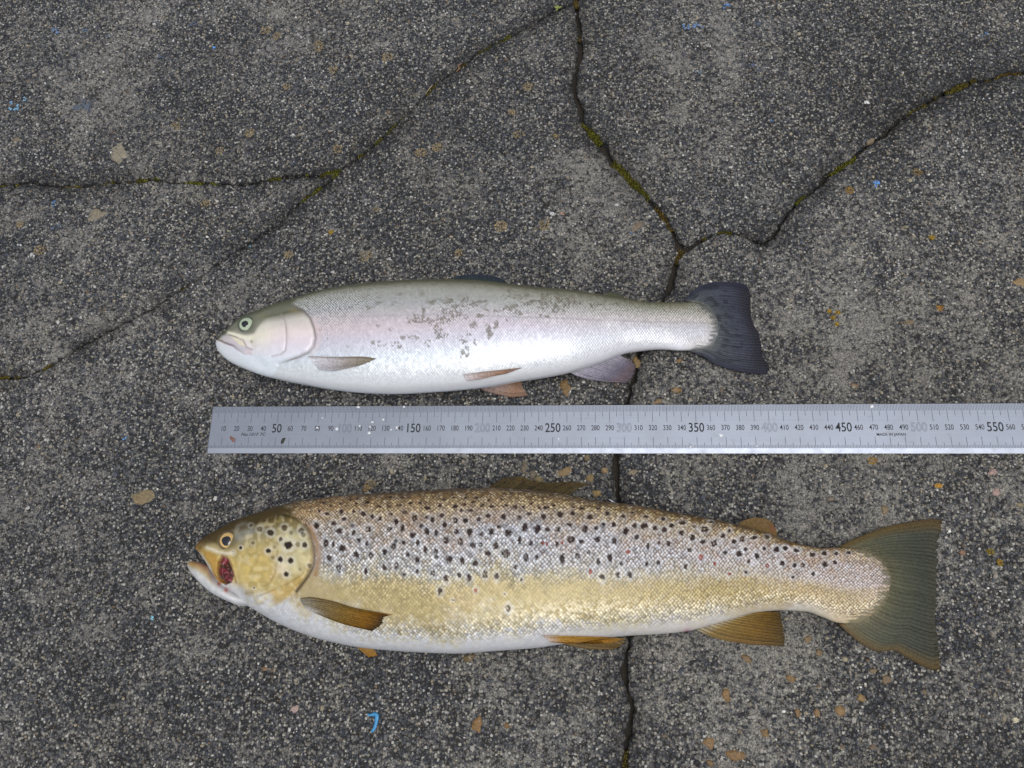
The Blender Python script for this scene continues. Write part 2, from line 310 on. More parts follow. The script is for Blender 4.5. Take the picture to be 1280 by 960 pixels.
def tint_at(x, y):
    """warmer tint towards the lower right part of the slab, bluish tint towards the far left"""
    px, py = PX(np.stack([x, y, np.zeros_like(x)], -1)); t = np.clip(.25+.55*(px/1280)+.45*(py/960)+1.1*(fbm(x, y, 50, 57)-.5), 0, 1)[:, None]
    return np.array([[.985, .995, 1.025]])*(1-t)+np.array([[1.02, 1.0, .965]])*t
soil = mesh('ground', [(X0,Y0,-7),(X1,Y0,-7),(X1,Y1,-7),(X0,Y1,-7)], [[(0,1,2,3)]], M_SOIL, smooth=False); tag(soil, 'dark soil under the broken grey concrete', kind='structure')
slab_obj = []
for si, parts in enumerate(slabs):
    C = np.vstack([p[0] for p in parts]); H = np.concatenate([p[1] for p in parts])
    area = 0.5*np.sum(C[:, 0]*np.roll(C[:, 1], -1)-np.roll(C[:, 0], -1)*C[:, 1])
    if area < 0: C = C[::-1]; H = H[::-1]
    sm = lambda A: sum(np.roll(A, k, 0) for k in (-2,-1,0,1,2))/5
    tg = np.roll(sm(C), -2, 0)-np.roll(sm(C), 2, 0); tg /= np.linalg.norm(tg, axis=1)[:, None]+1e-9; nin = np.stack([-tg[:, 1], tg[:, 0]], -1)
    side = 0.42*(vnoise(C[:, 0], C[:, 1], 1.6, 60+si)-0.5)*2 + 0.55*(vnoise(C[:, 0], C[:, 1], 4.5, 70+si)-0.5)*2*np.clip(H, 0, 1.4)/1.4
    side = side + 2.6*np.clip(vnoise(C[:, 0], C[:, 1], 6.0, 80+si)-.66, 0, 1)*np.clip(H, 0, 1.2)
    off = np.where(H > 0, np.maximum(H+side, 0.22), 0)[:, None]
    B = C + nin*off
    inner = (C + nin*(off+1.3))[H > 0][::2]
    gx, gy = np.meshgrid(np.arange(VX0, VX1, 3.6), np.arange(VY0, VY1, 3.6)); g = np.stack([gx.ravel(), gy.ravel()], -1) + RNG.uniform(-0.9, 0.9, (gx.size, 2))
    ox, oy = np.meshgrid(np.arange(X0+20, X1, 34), np.arange(Y0+20, Y1, 34)); o2 = np.stack([ox.ravel(), oy.ravel()], -1)
    o2 = o2[(o2[:, 0] < VX0) | (o2[:, 0] > VX1) | (o2[:, 1] < VY0) | (o2[:, 1] > VY1)]
    I = np.vstack([g, o2]); I = I[inpoly(I[:, 0], I[:, 1], [tuple(p) for p in B])]; I = I[crack_dist(I) > 2.4]
    inner = inner[inpoly(inner[:, 0], inner[:, 1], [tuple(p) for p in B])]; inner = inner[crack_dist(inner) > 0.7]
    pts = np.vstack([B, inner, I]); nb = len(B)
    ov, oe, of, orv, ore, orf = delaunay_2d_cdt([Vector(p) for p in pts], [], [list(range(nb))], 1, 1e-4, True)
    V2 = np.array([(v.x, v.y) for v in ov]); mp = np.full(len(pts), -1)
    for k, lst in enumerate(orv):
        for q in lst: mp[q] = k
    of = np.array([f for f in of if len(f) == 3]); ce = V2[of].mean(1); of = of[inpoly(ce[:, 0], ce[:, 1], [tuple(p) for p in B])]
    isb = np.zeros(len(V2), bool); isb[mp[:nb][H > 0]] = True
    dc = crack_dist(V2)
    z = 0.55*(fbm(V2[:, 0], V2[:, 1], 60, 51)-0.5) + 0.35*(vnoise(V2[:, 0], V2[:, 1], 7, 53)-0.5) - 0.9*np.exp(-np.maximum(dc, 0)/2.2) + (-0.1, -0.25, 0.1, 0.15, 0.0)[si] - 0.3
    z = np.where(isb, z-0.5, z); z = np.minimum(z, 0.25)
    low = B - nin*np.where(H > 0, 0.12, 0)[:, None]
    V = np.vstack([np.c_[V2, z], np.c_[low, np.full(nb, -8.0)]]); n2 = len(V2)
    k = np.arange(nb); a = mp[:nb]; wall = np.stack([a, n2+k, n2+(k+1) % nb, np.roll(a, -1)], -1); wall = wall[(H > 0)]
    col = stain_at(V[:, 0], V[:, 1], np.r_[dc, np.zeros(nb)]); fl = film_at(V[:, 0], V[:, 1])
    fl[n2:] = 0; col[n2:] = 0.6
    o = mesh('concrete_slab', V, [of, wall], M_CON, soil, {'Col': col[:, None]*tint_at(V[:, 0], V[:, 1]), 'film': fl}); slab_obj.append(o)

# loose-looking exposed aggregate, too many to count
pal = lin([(38,40,46),(54,59,70),(74,79,89),(96,97,99),(120,119,115),(150,142,122),(182,181,178),(108,92,74),(214,214,211)])
pw = np.array([.17,.20,.18,.19,.13,.07,.035,.035,.006]); pw /= pw.sum()
step = 2.2
gx, gy = np.meshgrid(np.arange(VX0, VX1, step), np.arange(VY0, VY1, step)); A = np.stack([gx.ravel(), gy.ravel()], -1)+RNG.uniform(-1.05, 1.05, (gx.size, 2))
A = A[trap(A, 30)]; fa = film_at(A[:, 0], A[:, 1]); dcA = crack_dist(A)
rad = 0.66*np.exp(RNG.normal(0, 0.38, len(A))); rad = np.clip(rad, 0.4, 2.4)
ok = (dcA > rad+0.5) & (RNG.random(len(A)) > 0.30*fa); A = A[ok]; fa = fa[ok]; rad = rad[ok]; dcA = dcA[ok]
na = len(A); ns = 5; ang = (np.arange(ns)/ns*2*np.pi)[None]+RNG.uniform(0, 6.28, na)[:, None]
jr = RNG.uniform(0.72, 1.25, (na, ns)); asp = RNG.uniform(0.72, 1.3, na)[:, None]
cx, sx = np.cos(ang)*jr*rad[:, None]*asp, np.sin(ang)*jr*rad[:, None]/asp
zt = (0.35+0.75*RNG.random(na))*np.minimum(rad, 1.2)*(1-0.2*fa)
zb = 0.55*(fbm(A[:, 0], A[:, 1], 60, 51)-0.5)-0.3-0.9*np.exp(-np.maximum(dcA, 0)/2.2)
r0 = np.stack([A[:, :1]+cx, A[:, 1:]+sx, np.repeat((zb-0.45)[:, None], ns, 1)], -1)
r1 = np.stack([A[:, :1]+cx*0.74, A[:, 1:]+sx*0.74, (zb+zt*0.72)[:, None]+RNG.normal(0, 0.05, (na, ns))], -1)
tp = np.stack([A[:, 0]+RNG.normal(0, .15, na), A[:, 1]+RNG.normal(0, .15, na), zb+zt], -1)[:, None]
Vs = np.concatenate([r0, r1, tp], 1).reshape(-1, 3); base = (np.arange(na)*(2*ns+1))[:, None]
i = np.arange(ns); j = (i+1) % ns
q = np.stack([i, j, ns+j, ns+i], -1); t = np.stack([ns+i, ns+j, np.full(ns, 2*ns)], -1)
ci = RNG.choice(len(pal), na, p=pw); cc = pal[ci]*RNG.uniform(0.75, 1.25, (na, 1)); cem = lin([(142,140,134)])*RNG.uniform(0.5, 1.5, (na, 1))
mixf = (sstep(.22, .85, fa+1.0*(vnoise(A[:, 0], A[:, 1], 7, 88)-.5)+.8*(vnoise(A[:, 0], A[:, 1], 2.6, 89)-.5)+.35*(RNG.random(na)-.5))*.80)[:, None]; cc = cc*(1-mixf)+cem*mixf
cc = cc*stain_at(A[:, 0], A[:, 1], dcA)[:, None]*tint_at(A[:, 0], A[:, 1])
agg = mesh('exposed_aggregate', Vs, [(q[None]+base[:, :, None]).reshape(-1, 4), (t[None]+base[:, :, None]).reshape(-1, 3)], M_AGG, soil, {'Col': np.repeat(cc, 2*ns+1, 0)}); tag(agg, kind='stuff')

def slab_under(px, py):
    x, y = G(px, py)[:2]
    return slab_obj[0] if False else soil
def dome(name, px, py, rx, ry, col, h=0.7, mat=None, ang=None, rings=4, seg_=16, rough=0.25, parent=soil, z0=-0.35, tone=0.2, flat=0.5):
    """an irregular low stone bedded in the concrete (radii in photo pixels)"""
    c = G(px, py); s = 0.57*(1 if True else 0); R_ = np.hypot(*(G(px+1, py)-c)[:2]); a = np.arange(seg_)/seg_*2*np.pi; ang = random.uniform(0, 3.1) if ang is None else ang
    out = 1+rough*(RNG.random(seg_)-0.5)*1.6; out = (out+np.roll(out, 1)+0.0)/2
    V = []; 
    for k in range(rings+1):
        f = 1-k/rings; zz = h*(1-f**(2/flat if flat < 1 else 2))
        ex, ey = np.cos(a)*rx*R_*out*f, np.sin(a)*ry*R_*out*f
        V.append(np.stack([c[0]+ex*math.cos(ang)-ey*math.sin(ang), c[1]+ex*math.sin(ang)+ey*math.cos(ang), z0-0.5*(k == 0)+zz+RNG.normal(0, 0.05*h, seg_)*(k > 0)], -1))
    V = np.vstack(V); F4 = []
    for k in range(rings):
        ii = np.arange(seg_); jj = (ii+1) % seg_; F4.append(np.stack([k*seg_+ii, k*seg_+jj, (k+1)*seg_+jj, (k+1)*seg_+ii], -1))
    C = lin([col])*RNG.uniform(1-tone, 1+tone, (len(V), 1))
    return mesh(name, V, [np.vstack(F4)], mat or M_STONE, parent, {'Col': C})

for px, py, rx, ry, col, an in [(148,192,11,18,(134,126,108),0.2),(120,268,15,8,(126,117,98),0.25),(178,622,15,11,(124,108,78),0.1),(21,175,5,4,(120,110,88),0),(797,283,10,5,(116,100,80),0.5),(1275,353,10,6,(140,114,76),-.2),
    (933,823,8,5,(112,88,54),-.4),(988,848,8,5,(122,92,50),-.6),(908,868,6,10,(126,96,54),.2),(1022,891,5,7,(128,98,60),0),(997,891,4,6,(120,92,56),0),(1049,888,9,6,(128,98,56),-.3),(956,916,6,6,(122,94,52),0),(887,929,8,8,(128,98,58),0),(920,944,13,8,(118,88,48),0),(1076,872,6,5,(128,100,56),0),(1092,839,6,4,(116,98,70),0),(1108,850,6,7,(112,92,66),0),(1010,799,5,4,(118,96,62),0),(1024,816,5,5,(116,94,62),0),(888,954,5,4,(120,92,54),0),(831,920,6,4,(92,80,62),0),(1092,934,6,5,(100,80,60),0),
    (597,905,8,12,(124,90,46),.1),(633,907,4,4,(122,90,50),0),(585,822,11,5,(96,78,44),0),(707,484,9,15,(116,90,52),0),(795,452,6,8,(120,96,56),.2),(849,451,4,3,(130,100,62),0),(845,488,8,5,(134,108,70),0),(823,502,6,4,(126,104,72),0),
    (706,590,11,7,(128,104,68),.1),(737,597,7,5,(122,100,60),-.4),(746,617,6,5,(140,116,66),0),(756,588,5,4,(130,106,72),0),(656,586,6,10,(104,92,74),0),(674,600,6,5,(116,100,66),0),(667,593,5,6,(104,92,76),0),(734,572,4,4,(112,96,64),0),(791,590,7,5,(126,112,90),.2),
    (1106,637,6,7,(114,96,70),0),(1203,691,5,4,(128,96,74),0),(1275,631,5,4,(130,118,88),0),(1270,900,5,4,(190,180,150),0),(1083,128,4,3,(200,200,198),-.4),(702,267,4,3,(150,120,100),0),(690,267,4,3,(180,182,182),0),(1242,590,7,5,(156,128,120),.5),(1246,615,6,6,(158,130,122),0),(368,887,5,7,(158,136,128),-.3),(1068,482,6,4,(116,92,66),0),(330,836,5,3,(120,94,66),0),(1136,403,7,4,(112,94,70),0)]:
    tag(dome('embedded_stone', px, py, rx*.9, ry*.9, tuple(.96*c*.9+.96*.1*sum(col)/3 for c in col), h=0.55, ang=an, rough=0.55, z0=-0.05, tone=0.1, flat=0.35))
tag(dome('embedded_stone', 1088, 175, 8, 4.5, (112,98,80), h=2.0, ang=0.5, z0=-2.4))

def lichen(px, py, r, col=(146,126,88), fill=0.75):
    """granular crust: a ring-shaped cluster of tiny lobes, one crust per object"""
    c = G(px, py); R_ = np.hypot(*(G(px+1, py)-c)[:2])*r; n = int(14+r*9); V = []; Fq = []; Ft = []; Cc = []
    ax, ay = random.uniform(0.8, 1.2), random.uniform(0.75, 1.1)
    for k in range(n):
        a = random.uniform(0, 6.28); q = R_*math.sqrt(random.random())
        if random.random() > fill and q < R_*0.6: continue
        x, y = c[0]+q*math.cos(a)*ax, c[1]+q*math.sin(a)*ay; s = random.uniform(0.35, 0.7)*(0.7+0.04*r); b = len(V)
        for m in range(6):
            aa = m/6*6.28+random.uniform(-.3, .3); V.append((x+math.cos(aa)*s*random.uniform(.7, 1.2), y+math.sin(aa)*s*random.uniform(.7, 1.2), -0.15))
        for m in range(6): V.append((x+(V[b+m][0]-x)*0.65, y+(V[b+m][1]-y)*0.65, 0.28+random.uniform(0, .2)))
        V.append((x, y, 0.38+random.uniform(0, .2)))
        for m in range(6): p = (m+1) % 6; Fq.append((b+m, b+p, b+6+p, b+6+m)); Ft.append((b+6+m, b+6+p, b+12))
        t = random.uniform(0.6, 1.35); Cc += [lin(col)*t]*13
    return mesh('lichen', V, [Fq, Ft], M_LIC, soil, {'Col': np.array(Cc)})
Y_ = (146,120,44)
for px, py, r, *c in [(332,38,7),(346,45,6),(398,58,8),(416,87,6),(358,108,5),(220,157,6),(312,166,7),(275,188,5),(421,186,7),(257,254,5),(50,312,7),(25,280,5),(361,318,7),(457,320,7),(573,316,6),(526,191,8),(547,184,8),(484,72,8),(626,283,10),(681,281,8),(648,168,6),(660,108,6),(640,140,5),(463,605,6),(1037,389,3,Y_),(1047,391,3,Y_),(1041,397,3,Y_),(1046,405,3,Y_),(1062,238,6,(140,114,64)),(1147,215,6,(118,102,72)),(1091,576,6,(138,110,56)),(1173,607,4,(176,136,60)),(1238,690,5,(120,104,40)),(1250,703,5,(140,112,40)),(1165,297,4,Y_),(414,290,4,Y_),(175,623,4,Y_),(1175,385,4,(160,120,60)),(458,610,4,(160,130,80)),(849,488,3,(120,95,50)),(695,170,4,(120,105,70)),(470,262,4,(120,110,90))]:
    lichen(px, py, r, *(c or [(136,122,96)]))

def paint(px, py, rx, ry, col=(66,128,190), n=7):
    col = tuple(.8*c+.2*sum(col)/3 for c in col); rx *= .85; ry *= .85
    """flecks of old blue paint left in the pores"""
    c = G(px, py); R_ = np.hypot(*(G(px+1, py)-c)[:2]); V = []; Ft = []; Cc = []
    for k in range(n):
        x = c[0]+random.gauss(0, .45)*rx*R_; y = c[1]+random.gauss(0, .45)*ry*R_; s = random.uniform(0.4, 0.9)*min(rx, ry)*R_*0.45+0.25; b = len(V); zz = 0.35+random.uniform(0, .12)
        for m in range(7): aa = m/7*6.28; rr = s*random.uniform(.55, 1.25); V.append((x+math.cos(aa)*rr, y+math.sin(aa)*rr, zz-0.45))
        for m in range(7): V.append((x+(V[b+m][0]-x)*.85, y+(V[b+m][1]-y)*.85, zz))
        V.append((x, y, zz+0.04))
        for m in range(7): p = (m+1) % 7; Ft += [(b+m, b+p, b+7+p), (b+m, b+7+p, b+7+m), (b+7+m, b+7+p, b+14)]
        Cc += [lin(col)*random.uniform(.8, 1.2)]*15
    return mesh('paint_fleck', V, [Ft], M_PAINT, soil, {'Col': np.array(Cc)}, smooth=False)
B1, B2, B3 = (104,160,200), (70,108,156), (74,88,108)
for a in [(19,136,7,5,B1,8),(33,125,5,3,B1,6),(14,129,4,3,B1,3),(70,38,6,6,(84,112,150),6),(107,38,4,3,B2,4),(136,44,4,3,(70,100,130),4),(268,61,3.5,3,(74,140,220),4),(68,254,5,4,B2,6),(155,548,5,3,(82,136,196),4),(1094,229,8,5,(70,132,206),10),(863,33,14,6,(84,120,170),14),(909,7,7,4,(66,112,180),6),(948,30,5,5,B3,5),(874,90,6,3,(88,120,150),5),(965,150,3,3,B2,3),(936,204,7,3,B3,5),(1230,42,5,3,(84,120,164),4),(190,773,4,5,(110,170,190),5),(313,307,3,3,(80,130,160),3),(789,291,3,2,B2,3),(950,87,5,3,B3,4),(108,132,16,14,(72,82,98),7),(200,70,6,5,(84,100,130),4),(940,80,6,4,(80,92,124),5),(70,285,8,5,B3,5),(365,205,6,3,B3,4),(240,30,8,5,B3,6)]: paint(*a)

# ------------------------------------------------------------------ moss in the cracks (stuff)
V = []; Ft = []; Cc = []
def moss_run(nm, pa, pb, col, dense=11, top=-0.5, spread=1.0):
    c = {'1a': c1a, '1b': c1b, '2': c2, '3a': c3a, '3b': c3b, '4': c4}[nm]; h = HW[nm]
    a, b = [int(np.argmin(np.hypot(*(c-G(*p)[:2]).T))) for p in (pa, pb)]
    if a > b: a, b = b, a
    for k in range(a, b):
        d = c[k+1]-c[k]; L = float(np.hypot(*d)); t = d/(L+1e-9); nn = np.array([-t[1], t[0]]); e = min(1.0, (k-a+1)/4, (b-k)/4)
        clump = 0.35+1.1*float(vnoise(c[k][0], c[k][1], 5, 77))
        if vnoise(c[k][0], c[k][1], 7, 79) < .36: continue
        for m in range(int(.62*dense*L*2*h[k]*clump*spread*e)+1):
            p = c[k]+d*random.random()+nn*random.uniform(-1.05, 1.05)*h[k]*spread; z0 = -4.0; z1 = top-abs(random.gauss(0, 1.0))-2.2*(1-min(1, clump))
            s = random.uniform(.2, .5); aa = random.uniform(0, 6.28); lean = np.array([random.gauss(0, .45), random.gauss(0, .45)]); bb = len(V)
            tone = math.exp(random.gauss(-.1, .55)); mixc = random.random()
            cl = lin(col)*(1-mixc*.5)+lin((112,112,36))*mixc*.5 if random.random() > .25 else lin((70,52,24))
            for r_, zz, sh in ((s*1.2, z0, 0), (s, (z0*.25+z1*.75), .6), (0.03, z1, 1)):
                for q_ in range(3): V.append((p[0]+lean[0]*sh+math.cos(aa+q_*2.09)*r_, p[1]+lean[1]*sh+math.sin(aa+q_*2.09)*r_, zz)); Cc.append(cl*tone)
            for r_ in (0, 3):
                for q_ in range(3): w_ = (q_+1) % 3; Ft.append((bb+r_+q_, bb+r_+w_, bb+r_+3+w_)); Ft.append((bb+r_+q_, bb+r_+3+w_, bb+r_+3+q_))
GR, OL, BR = (82,86,22), (90,80,32), (78,56,26)
for a in [('1a',(729,152),(820,257),GR,13,-0.1,1.15),('1a',(820,257),(851,308),BR,12,-1.0,1.0),('1b',(853,312),(845,334),BR,12,-1.2,1.0),('2',(862,309),(884,296),OL,8,-1.4,.9),('2',(895,291),(916,289),GR,12,-0.4,1.2),('2',(992,258),(1008,243),GR,12,-.4,1.2),('2',(1036,218),(1072,195),GR,11,-.5,1.1),('2',(1136,141),(1165,124),OL,11,-.8,1.0),('2',(1169,122),(1240,99),OL,14,-.2,1.1),('2',(1246,96),(1290,89),(92,70,30),12,-.4,1.1),
    ('3a',(640,43),(596,66),GR,12,-.3,1.2),('3a',(582,76),(572,86),OL,10,-.4,1.3),('3a',(550,100),(532,118),OL,6,-1.0,1.0),('3a',(505,145),(446,197),GR,12,-.3,1.2),('3b',(426,212),(408,229),GR,14,0.0,1.7),('3b',(405,232),(372,253),GR,12,-.1,1.4),('4',(424,213),(398,219),GR,12,0,1.4),('4',(385,219),(335,223),GR,11,-.3,1.2),('4',(270,228),(228,227),GR,10,-.4,1.1),('4',(200,221),(160,226),GR,12,-.1,1.3),('4',(142,227),(128,229),GR,12,0,1.6),('4',(103,232),(75,232),OL,10,-.4,1.2),('4',(22,229),(-10,232),OL,10,-.4,1.2),('3b',(20,471),(-20,473),OL,10,-.5,1.2),('3b',(64,455),(50,462),OL,10,-.5,1.3),('1b',(783,935),(781,965),OL,10,-1.0,1.0),('1a',(720,-5),(724,12),(92,72,44),12,-.4,1.2),('1a',(724,40),(726,60),(70,60,40),6,-2.4,1.0),('3b',(250,345),(225,362),BR,6,-.8,1.0)]:
    moss_run(*a)
tag(mesh('moss', V, [Ft], M_MOSS, soil, {'Col': np.array(Cc)}), kind='stuff')

# ------------------------------------------------------------------ fish builder
ZMAP = np.full((960, 1280), -1.0)
def loft(top, bot, xs, T, zc, nu, ntop, nbot, zlift=0.6):
    x0, x1 = top[0][0], top[-1][0]
    th = lambda x: np.arccos(np.clip(1-2*(np.asarray(x, float)-x0)/(x1-x0), -1, 1))
    s = np.linspace(0, np.pi, nu); x = x0+(x1-x0)*(1-np.cos(s))/2
    yt = pchip(s, th([p[0] for p in top]), [p[1] for p in top]); yb = pchip(s, th([p[0] for p in bot]), [p[1] for p in bot])
    Tt = pchip(s, th(xs), T); Zc = pchip(s, th(xs), zc)+zlift
    Pt = G(x, yt, Zc); Pb = G(x, yb, Zc); mid = (Pt+Pb)/2; hv = (Pt-Pb)/2
    ph = np.r_[np.linspace(0, np.pi, ntop, endpoint=False), np.linspace(np.pi, 2*np.pi, nbot, endpoint=False)]
    c = np.cos(ph); sn = np.sin(ph); hh = np.sign(c)*np.abs(c)**0.94; zz = np.sign(sn)*np.abs(sn)**0.88
    V = mid[:, None, :]+hv[:, None, :]*hh[None, :, None]
    V[:, :, 2] = Zc[:, None]+Tt[:, None]/2*zz[None]
    V[:, :, 2] = np.maximum(V[:, :, 2], zlift)
    return dict(V=V, x=x, yt=yt, yb=yb, hh=hh, ph=ph, ntop=ntop, nbot=nbot, nu=nu)
def arc(L):
    """arc length in mm along the fish and round the section from the lateral line"""
    V = L['V']; mid = V.mean(1); u = np.r_[0, np.cumsum(np.linalg.norm(np.diff(mid, axis=0), axis=1))]
    d = np.linalg.norm(np.diff(V, axis=1), axis=2); v = np.concatenate([np.zeros((len(V), 1)), np.cumsum(d, 1)], 1)
    k = L['ntop']//2; v = v-v[:, k:k+1]
    return np.repeat(u[:, None], V.shape[1], 1), v
def pix(L):
    """photo pixel of every vertex; the hidden flank takes the pixel of its mirror vertex"""
    V = L['V']; nu, nv = V.shape[:2]; px, py = PX(V.reshape(-1, 3)); px = px.reshape(nu, nv); py = py.reshape(nu, nv); nt_ = L['ntop']
    ph = L['ph'][nt_:]; mir = np.clip(((2*np.pi-ph)/np.pi*nt_).astype(int), 0, nt_-1)
    px[:, nt_:] = px[:, mir]; py[:, nt_:] = py[:, mir]
    return px, py
def to_mesh(name, L, mat, parent, attrs):
    V = L['V']; nu, nv = V.shape[:2]; i = np.arange(nu-1)[:, None]; j = np.arange(nv)[None]; k = (j+1) % nv
    q = np.stack([i*nv+j+0*k, i*nv+k, (i+1)*nv+k, (i+1)*nv+j], -1).reshape(-1, 4)
    at = {k2: (a.reshape(nu*nv, -1) if a.ndim == 3 else a.reshape(-1)) for k2, a in attrs.items()}
    o = mesh(name, V.reshape(-1, 3), [q], mat, None, at); return under(o, parent)
def raster(L):
    v = L['V'][:, :L['ntop']].reshape(-1, 3); px, py = PX(v)
    for ox in (-1, 0, 1):
        for oy in (-1, 0, 1):
            a = np.clip(np.round(px).astype(int)+ox, 0, 1279); b = np.clip(np.round(py).astype(int)+oy, 0, 959); np.maximum.at(ZMAP, (b, a), v[:, 2])
def zat(px, py, default):
    z = ZMAP[np.clip(np.round(py).astype(int), 0, 959), np.clip(np.round(px).astype(int), 0, 1279)]
    return np.where(z < 0, default, z)
def ramp(f, stops):
    f = np.asarray(f); xs = [s[0] for s in stops]; cs = lin([s[1] for s in stops])
    return np.stack([np.interp(f, xs, cs[:, k]) for k in range(3)], -1)
def blendx(x, keys, ramps, f):
    out = 0; ws = []
    for i, k in enumerate(keys):
        lo = keys[i-1] if i else k-1e-3; hi = keys[i+1] if i+1 < len(keys) else k+1e-3
        w_ = np.where(x <= k, (1.0 if i == 0 else np.clip((x-lo)/(k-lo), 0, 1)), (1.0 if i == len(keys)-1 else np.clip((hi-x)/(hi-k), 0, 1)))
        out = out + w_[..., None]*ramp(f, ramps[i])
    return out
def cellrand(sc, k=0):
    """one random number for each scale of the lattice"""
    a = np.floor(sc[..., 0]).astype(int); b = np.floor(sc[..., 1]).astype(int); return _lat[(a*7+k*31) & 255, (b*13+k*57+(a >> 8)) & 255]
def mixc(A, c, m): m = np.asarray(m)[..., None]; return A*(1-m)+(lin(c) if not isinstance(c, np.ndarray) else c)*m

def fin(name, parent, base, dist, e0, e1, zb, zt, colf, na=60, nb=36, rays=14, amp=0.35, thick=0.5, drape=None, ragged=0.05, seed=1, taper=0.6):
    """ray fin from four photo outlines: base, outer edge, the two leading edges; a runs across the rays, b along them"""
    B = resample(base, na); D = resample(dist, na); A0 = resample(e0, nb); A1 = resample(e1, nb)
    a = np.linspace(0, 1, na)[:, None, None]; b = np.linspace(0, 1, nb)[None, :, None]
    e0_ = A0[None]-((1-b)*B[0]+b*D[0]); e1_ = A1[None]-((1-b)*B[-1]+b*D[-1]); Q = (1-b)*B[:, None]+b*D[:, None]+e0_*(1-a)**3.5+e1_*a**3.5
    rg = 1-ragged*vnoise(np.arange(na)*1.0, np.full(na, 3.0), 1.7, seed)*np.sin(np.linspace(0, np.pi, na))**0.3
    Q = Q[:, :1]+(Q-Q[:, :1])*(1-(1-rg)[:, None, None]*b**3)
    px, py = Q[..., 0], Q[..., 1]; a2 = a[..., 0]; b2 = b[..., 0]
    z = zb+(zt-zb)*b2**taper+0*a2
    if drape is not None: z = np.maximum(z, zat(px, py, -9)+drape)
    for _ in range(2 if drape is not None else 0): z = (np.roll(z, 1, 0)+z+np.roll(z, -1, 0))/3 if na > 3 else z
    rip = amp*(np.cos(a2*rays*2*np.pi)*0.5+0.5)*(0.4+0.6*b2)*np.minimum(1, 8*np.minimum(a2, 1-a2)+0.2)
    rip = rip + amp*0.8*(vnoise(a2*2.2+0*b2, b2*1.1+0*a2, 1.0, seed+3)-0.5)
    top = G(px, py, z+rip); botm = top.copy(); th_ = thick*(1-0.6*b2)*np.minimum(1, 6*np.minimum(a2, 1-a2)+0.15); botm[..., 2] -= th_
    V = np.concatenate([top.reshape(-1, 3), botm.reshape(-1, 3)]); V[:, 2] = np.maximum(V[:, 2], 0.25); n = na*nb
    i = np.arange(na-1)[:, None]; j = np.arange(nb-1)[None]; q = np.stack([i*nb+j, (i+1)*nb+j, (i+1)*nb+j+1, i*nb+j+1], -1).reshape(-1, 4)
    ring = np.r_[np.arange(nb), np.arange(1, na)*nb+nb-1, (na-1)*nb+np.arange(nb-2, -1, -1), np.arange(na-2, 0, -1)*nb]
    rq = np.stack([ring, np.roll(ring, -1), np.roll(ring, -1)+n, ring+n], -1)
    col, al = colf(a2+0*b2, b2+0*a2, px, py, rays); C = np.concatenate([col, np.broadcast_to(al, col.shape[:2])[..., None]], -1).reshape(-1, 4)
    o = mesh(name, V, [q, q[:, ::-1]+n, rq[:, ::-1]], M_FIN, None, {'Col': np.concatenate([C, C])})
    return under(o, parent)
def raytone(a, b, rays, dark=0.45, ph=0.0):
    aw = a+.10/rays*(vnoise(a*rays*.7, b*2, 1.0, 6)-.5); r = np.cos((aw*rays+ph)*2*np.pi)*0.5+0.5; fork = np.cos((aw*rays*2+ph)*2*np.pi)*0.5+0.5
    t = 1-dark*(1-b)*(1-r)-dark*b*(1-fork); per = vnoise(np.floor(aw*rays*2)*3.7, np.zeros_like(a), 1.0, 2); streak = vnoise(a*rays*4, b*5, 1.0, 5)
    return t*(.72+.4*per+.32*(streak-.4))

def eye(parent, px, py, r, ppx, ppy, pr, iris, rim, z=None):
    zc = float(ZMAP[int(py)-3:int(py)+4, int(px)-3:int(px)+4].mean()) if z is None else z
    c = G(px, py, zc); R_ = np.hypot(*(G(px+1, py, zc)-c)[:2]); nr, ns_ = 14, 40; V = []; C = []
    for k in range(nr+1):
        f = 1-k/nr
        for m in range(ns_):
            aa = m/ns_*2*math.pi; V.append((c[0]+math.cos(aa)*r*R_*f, c[1]+math.sin(aa)*r*R_*f, zc-0.15+1.35*math.sqrt(max(0, 1-f*f*0.98))))
            cl = lin(iris)*random.uniform(.88, 1.12)
            if f > 0.84: cl = lin(rim)
            elif f > 0.74: cl = (lin(rim)+lin(iris))/2
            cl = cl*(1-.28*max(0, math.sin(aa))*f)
            C.append(cl)
    Fq = [(k*ns_+m, k*ns_+(m+1) % ns_, (k+1)*ns_+(m+1) % ns_, (k+1)*ns_+m) for k in range(nr) for m in range(ns_)]
    o = under(mesh('eye', V, [Fq], M_EYE, None, {'Col': np.array(C)}), parent)
    # pupil: a dark dome standing a little proud of the iris
    c2 = G(ppx, ppy, zc+1.0); V = []; nr = 6
    for k in range(nr+1):
        f = 1-k/nr
        for m in range(28):
            aa = m/28*2*math.pi; tear = 1+0.22*max(0, math.cos(aa-2.6))**3
            V.append((c2[0]+math.cos(aa)*pr*R_*f*tear, c2[1]+math.sin(aa)*pr*R_*f*1.06, zc+0.75+0.75*math.sqrt(max(0, 1-f*f*0.98))))
    Fq = [(k*28+m, k*28+(m+1) % 28, (k+1)*28+(m+1) % 28, (k+1)*28+m) for k in range(nr) for m in range(28)]
    p = mesh('pupil', V, [Fq], M_PUP, None); p.parent = o; p.matrix_parent_inverse = Matrix.Identity(4)
    return o

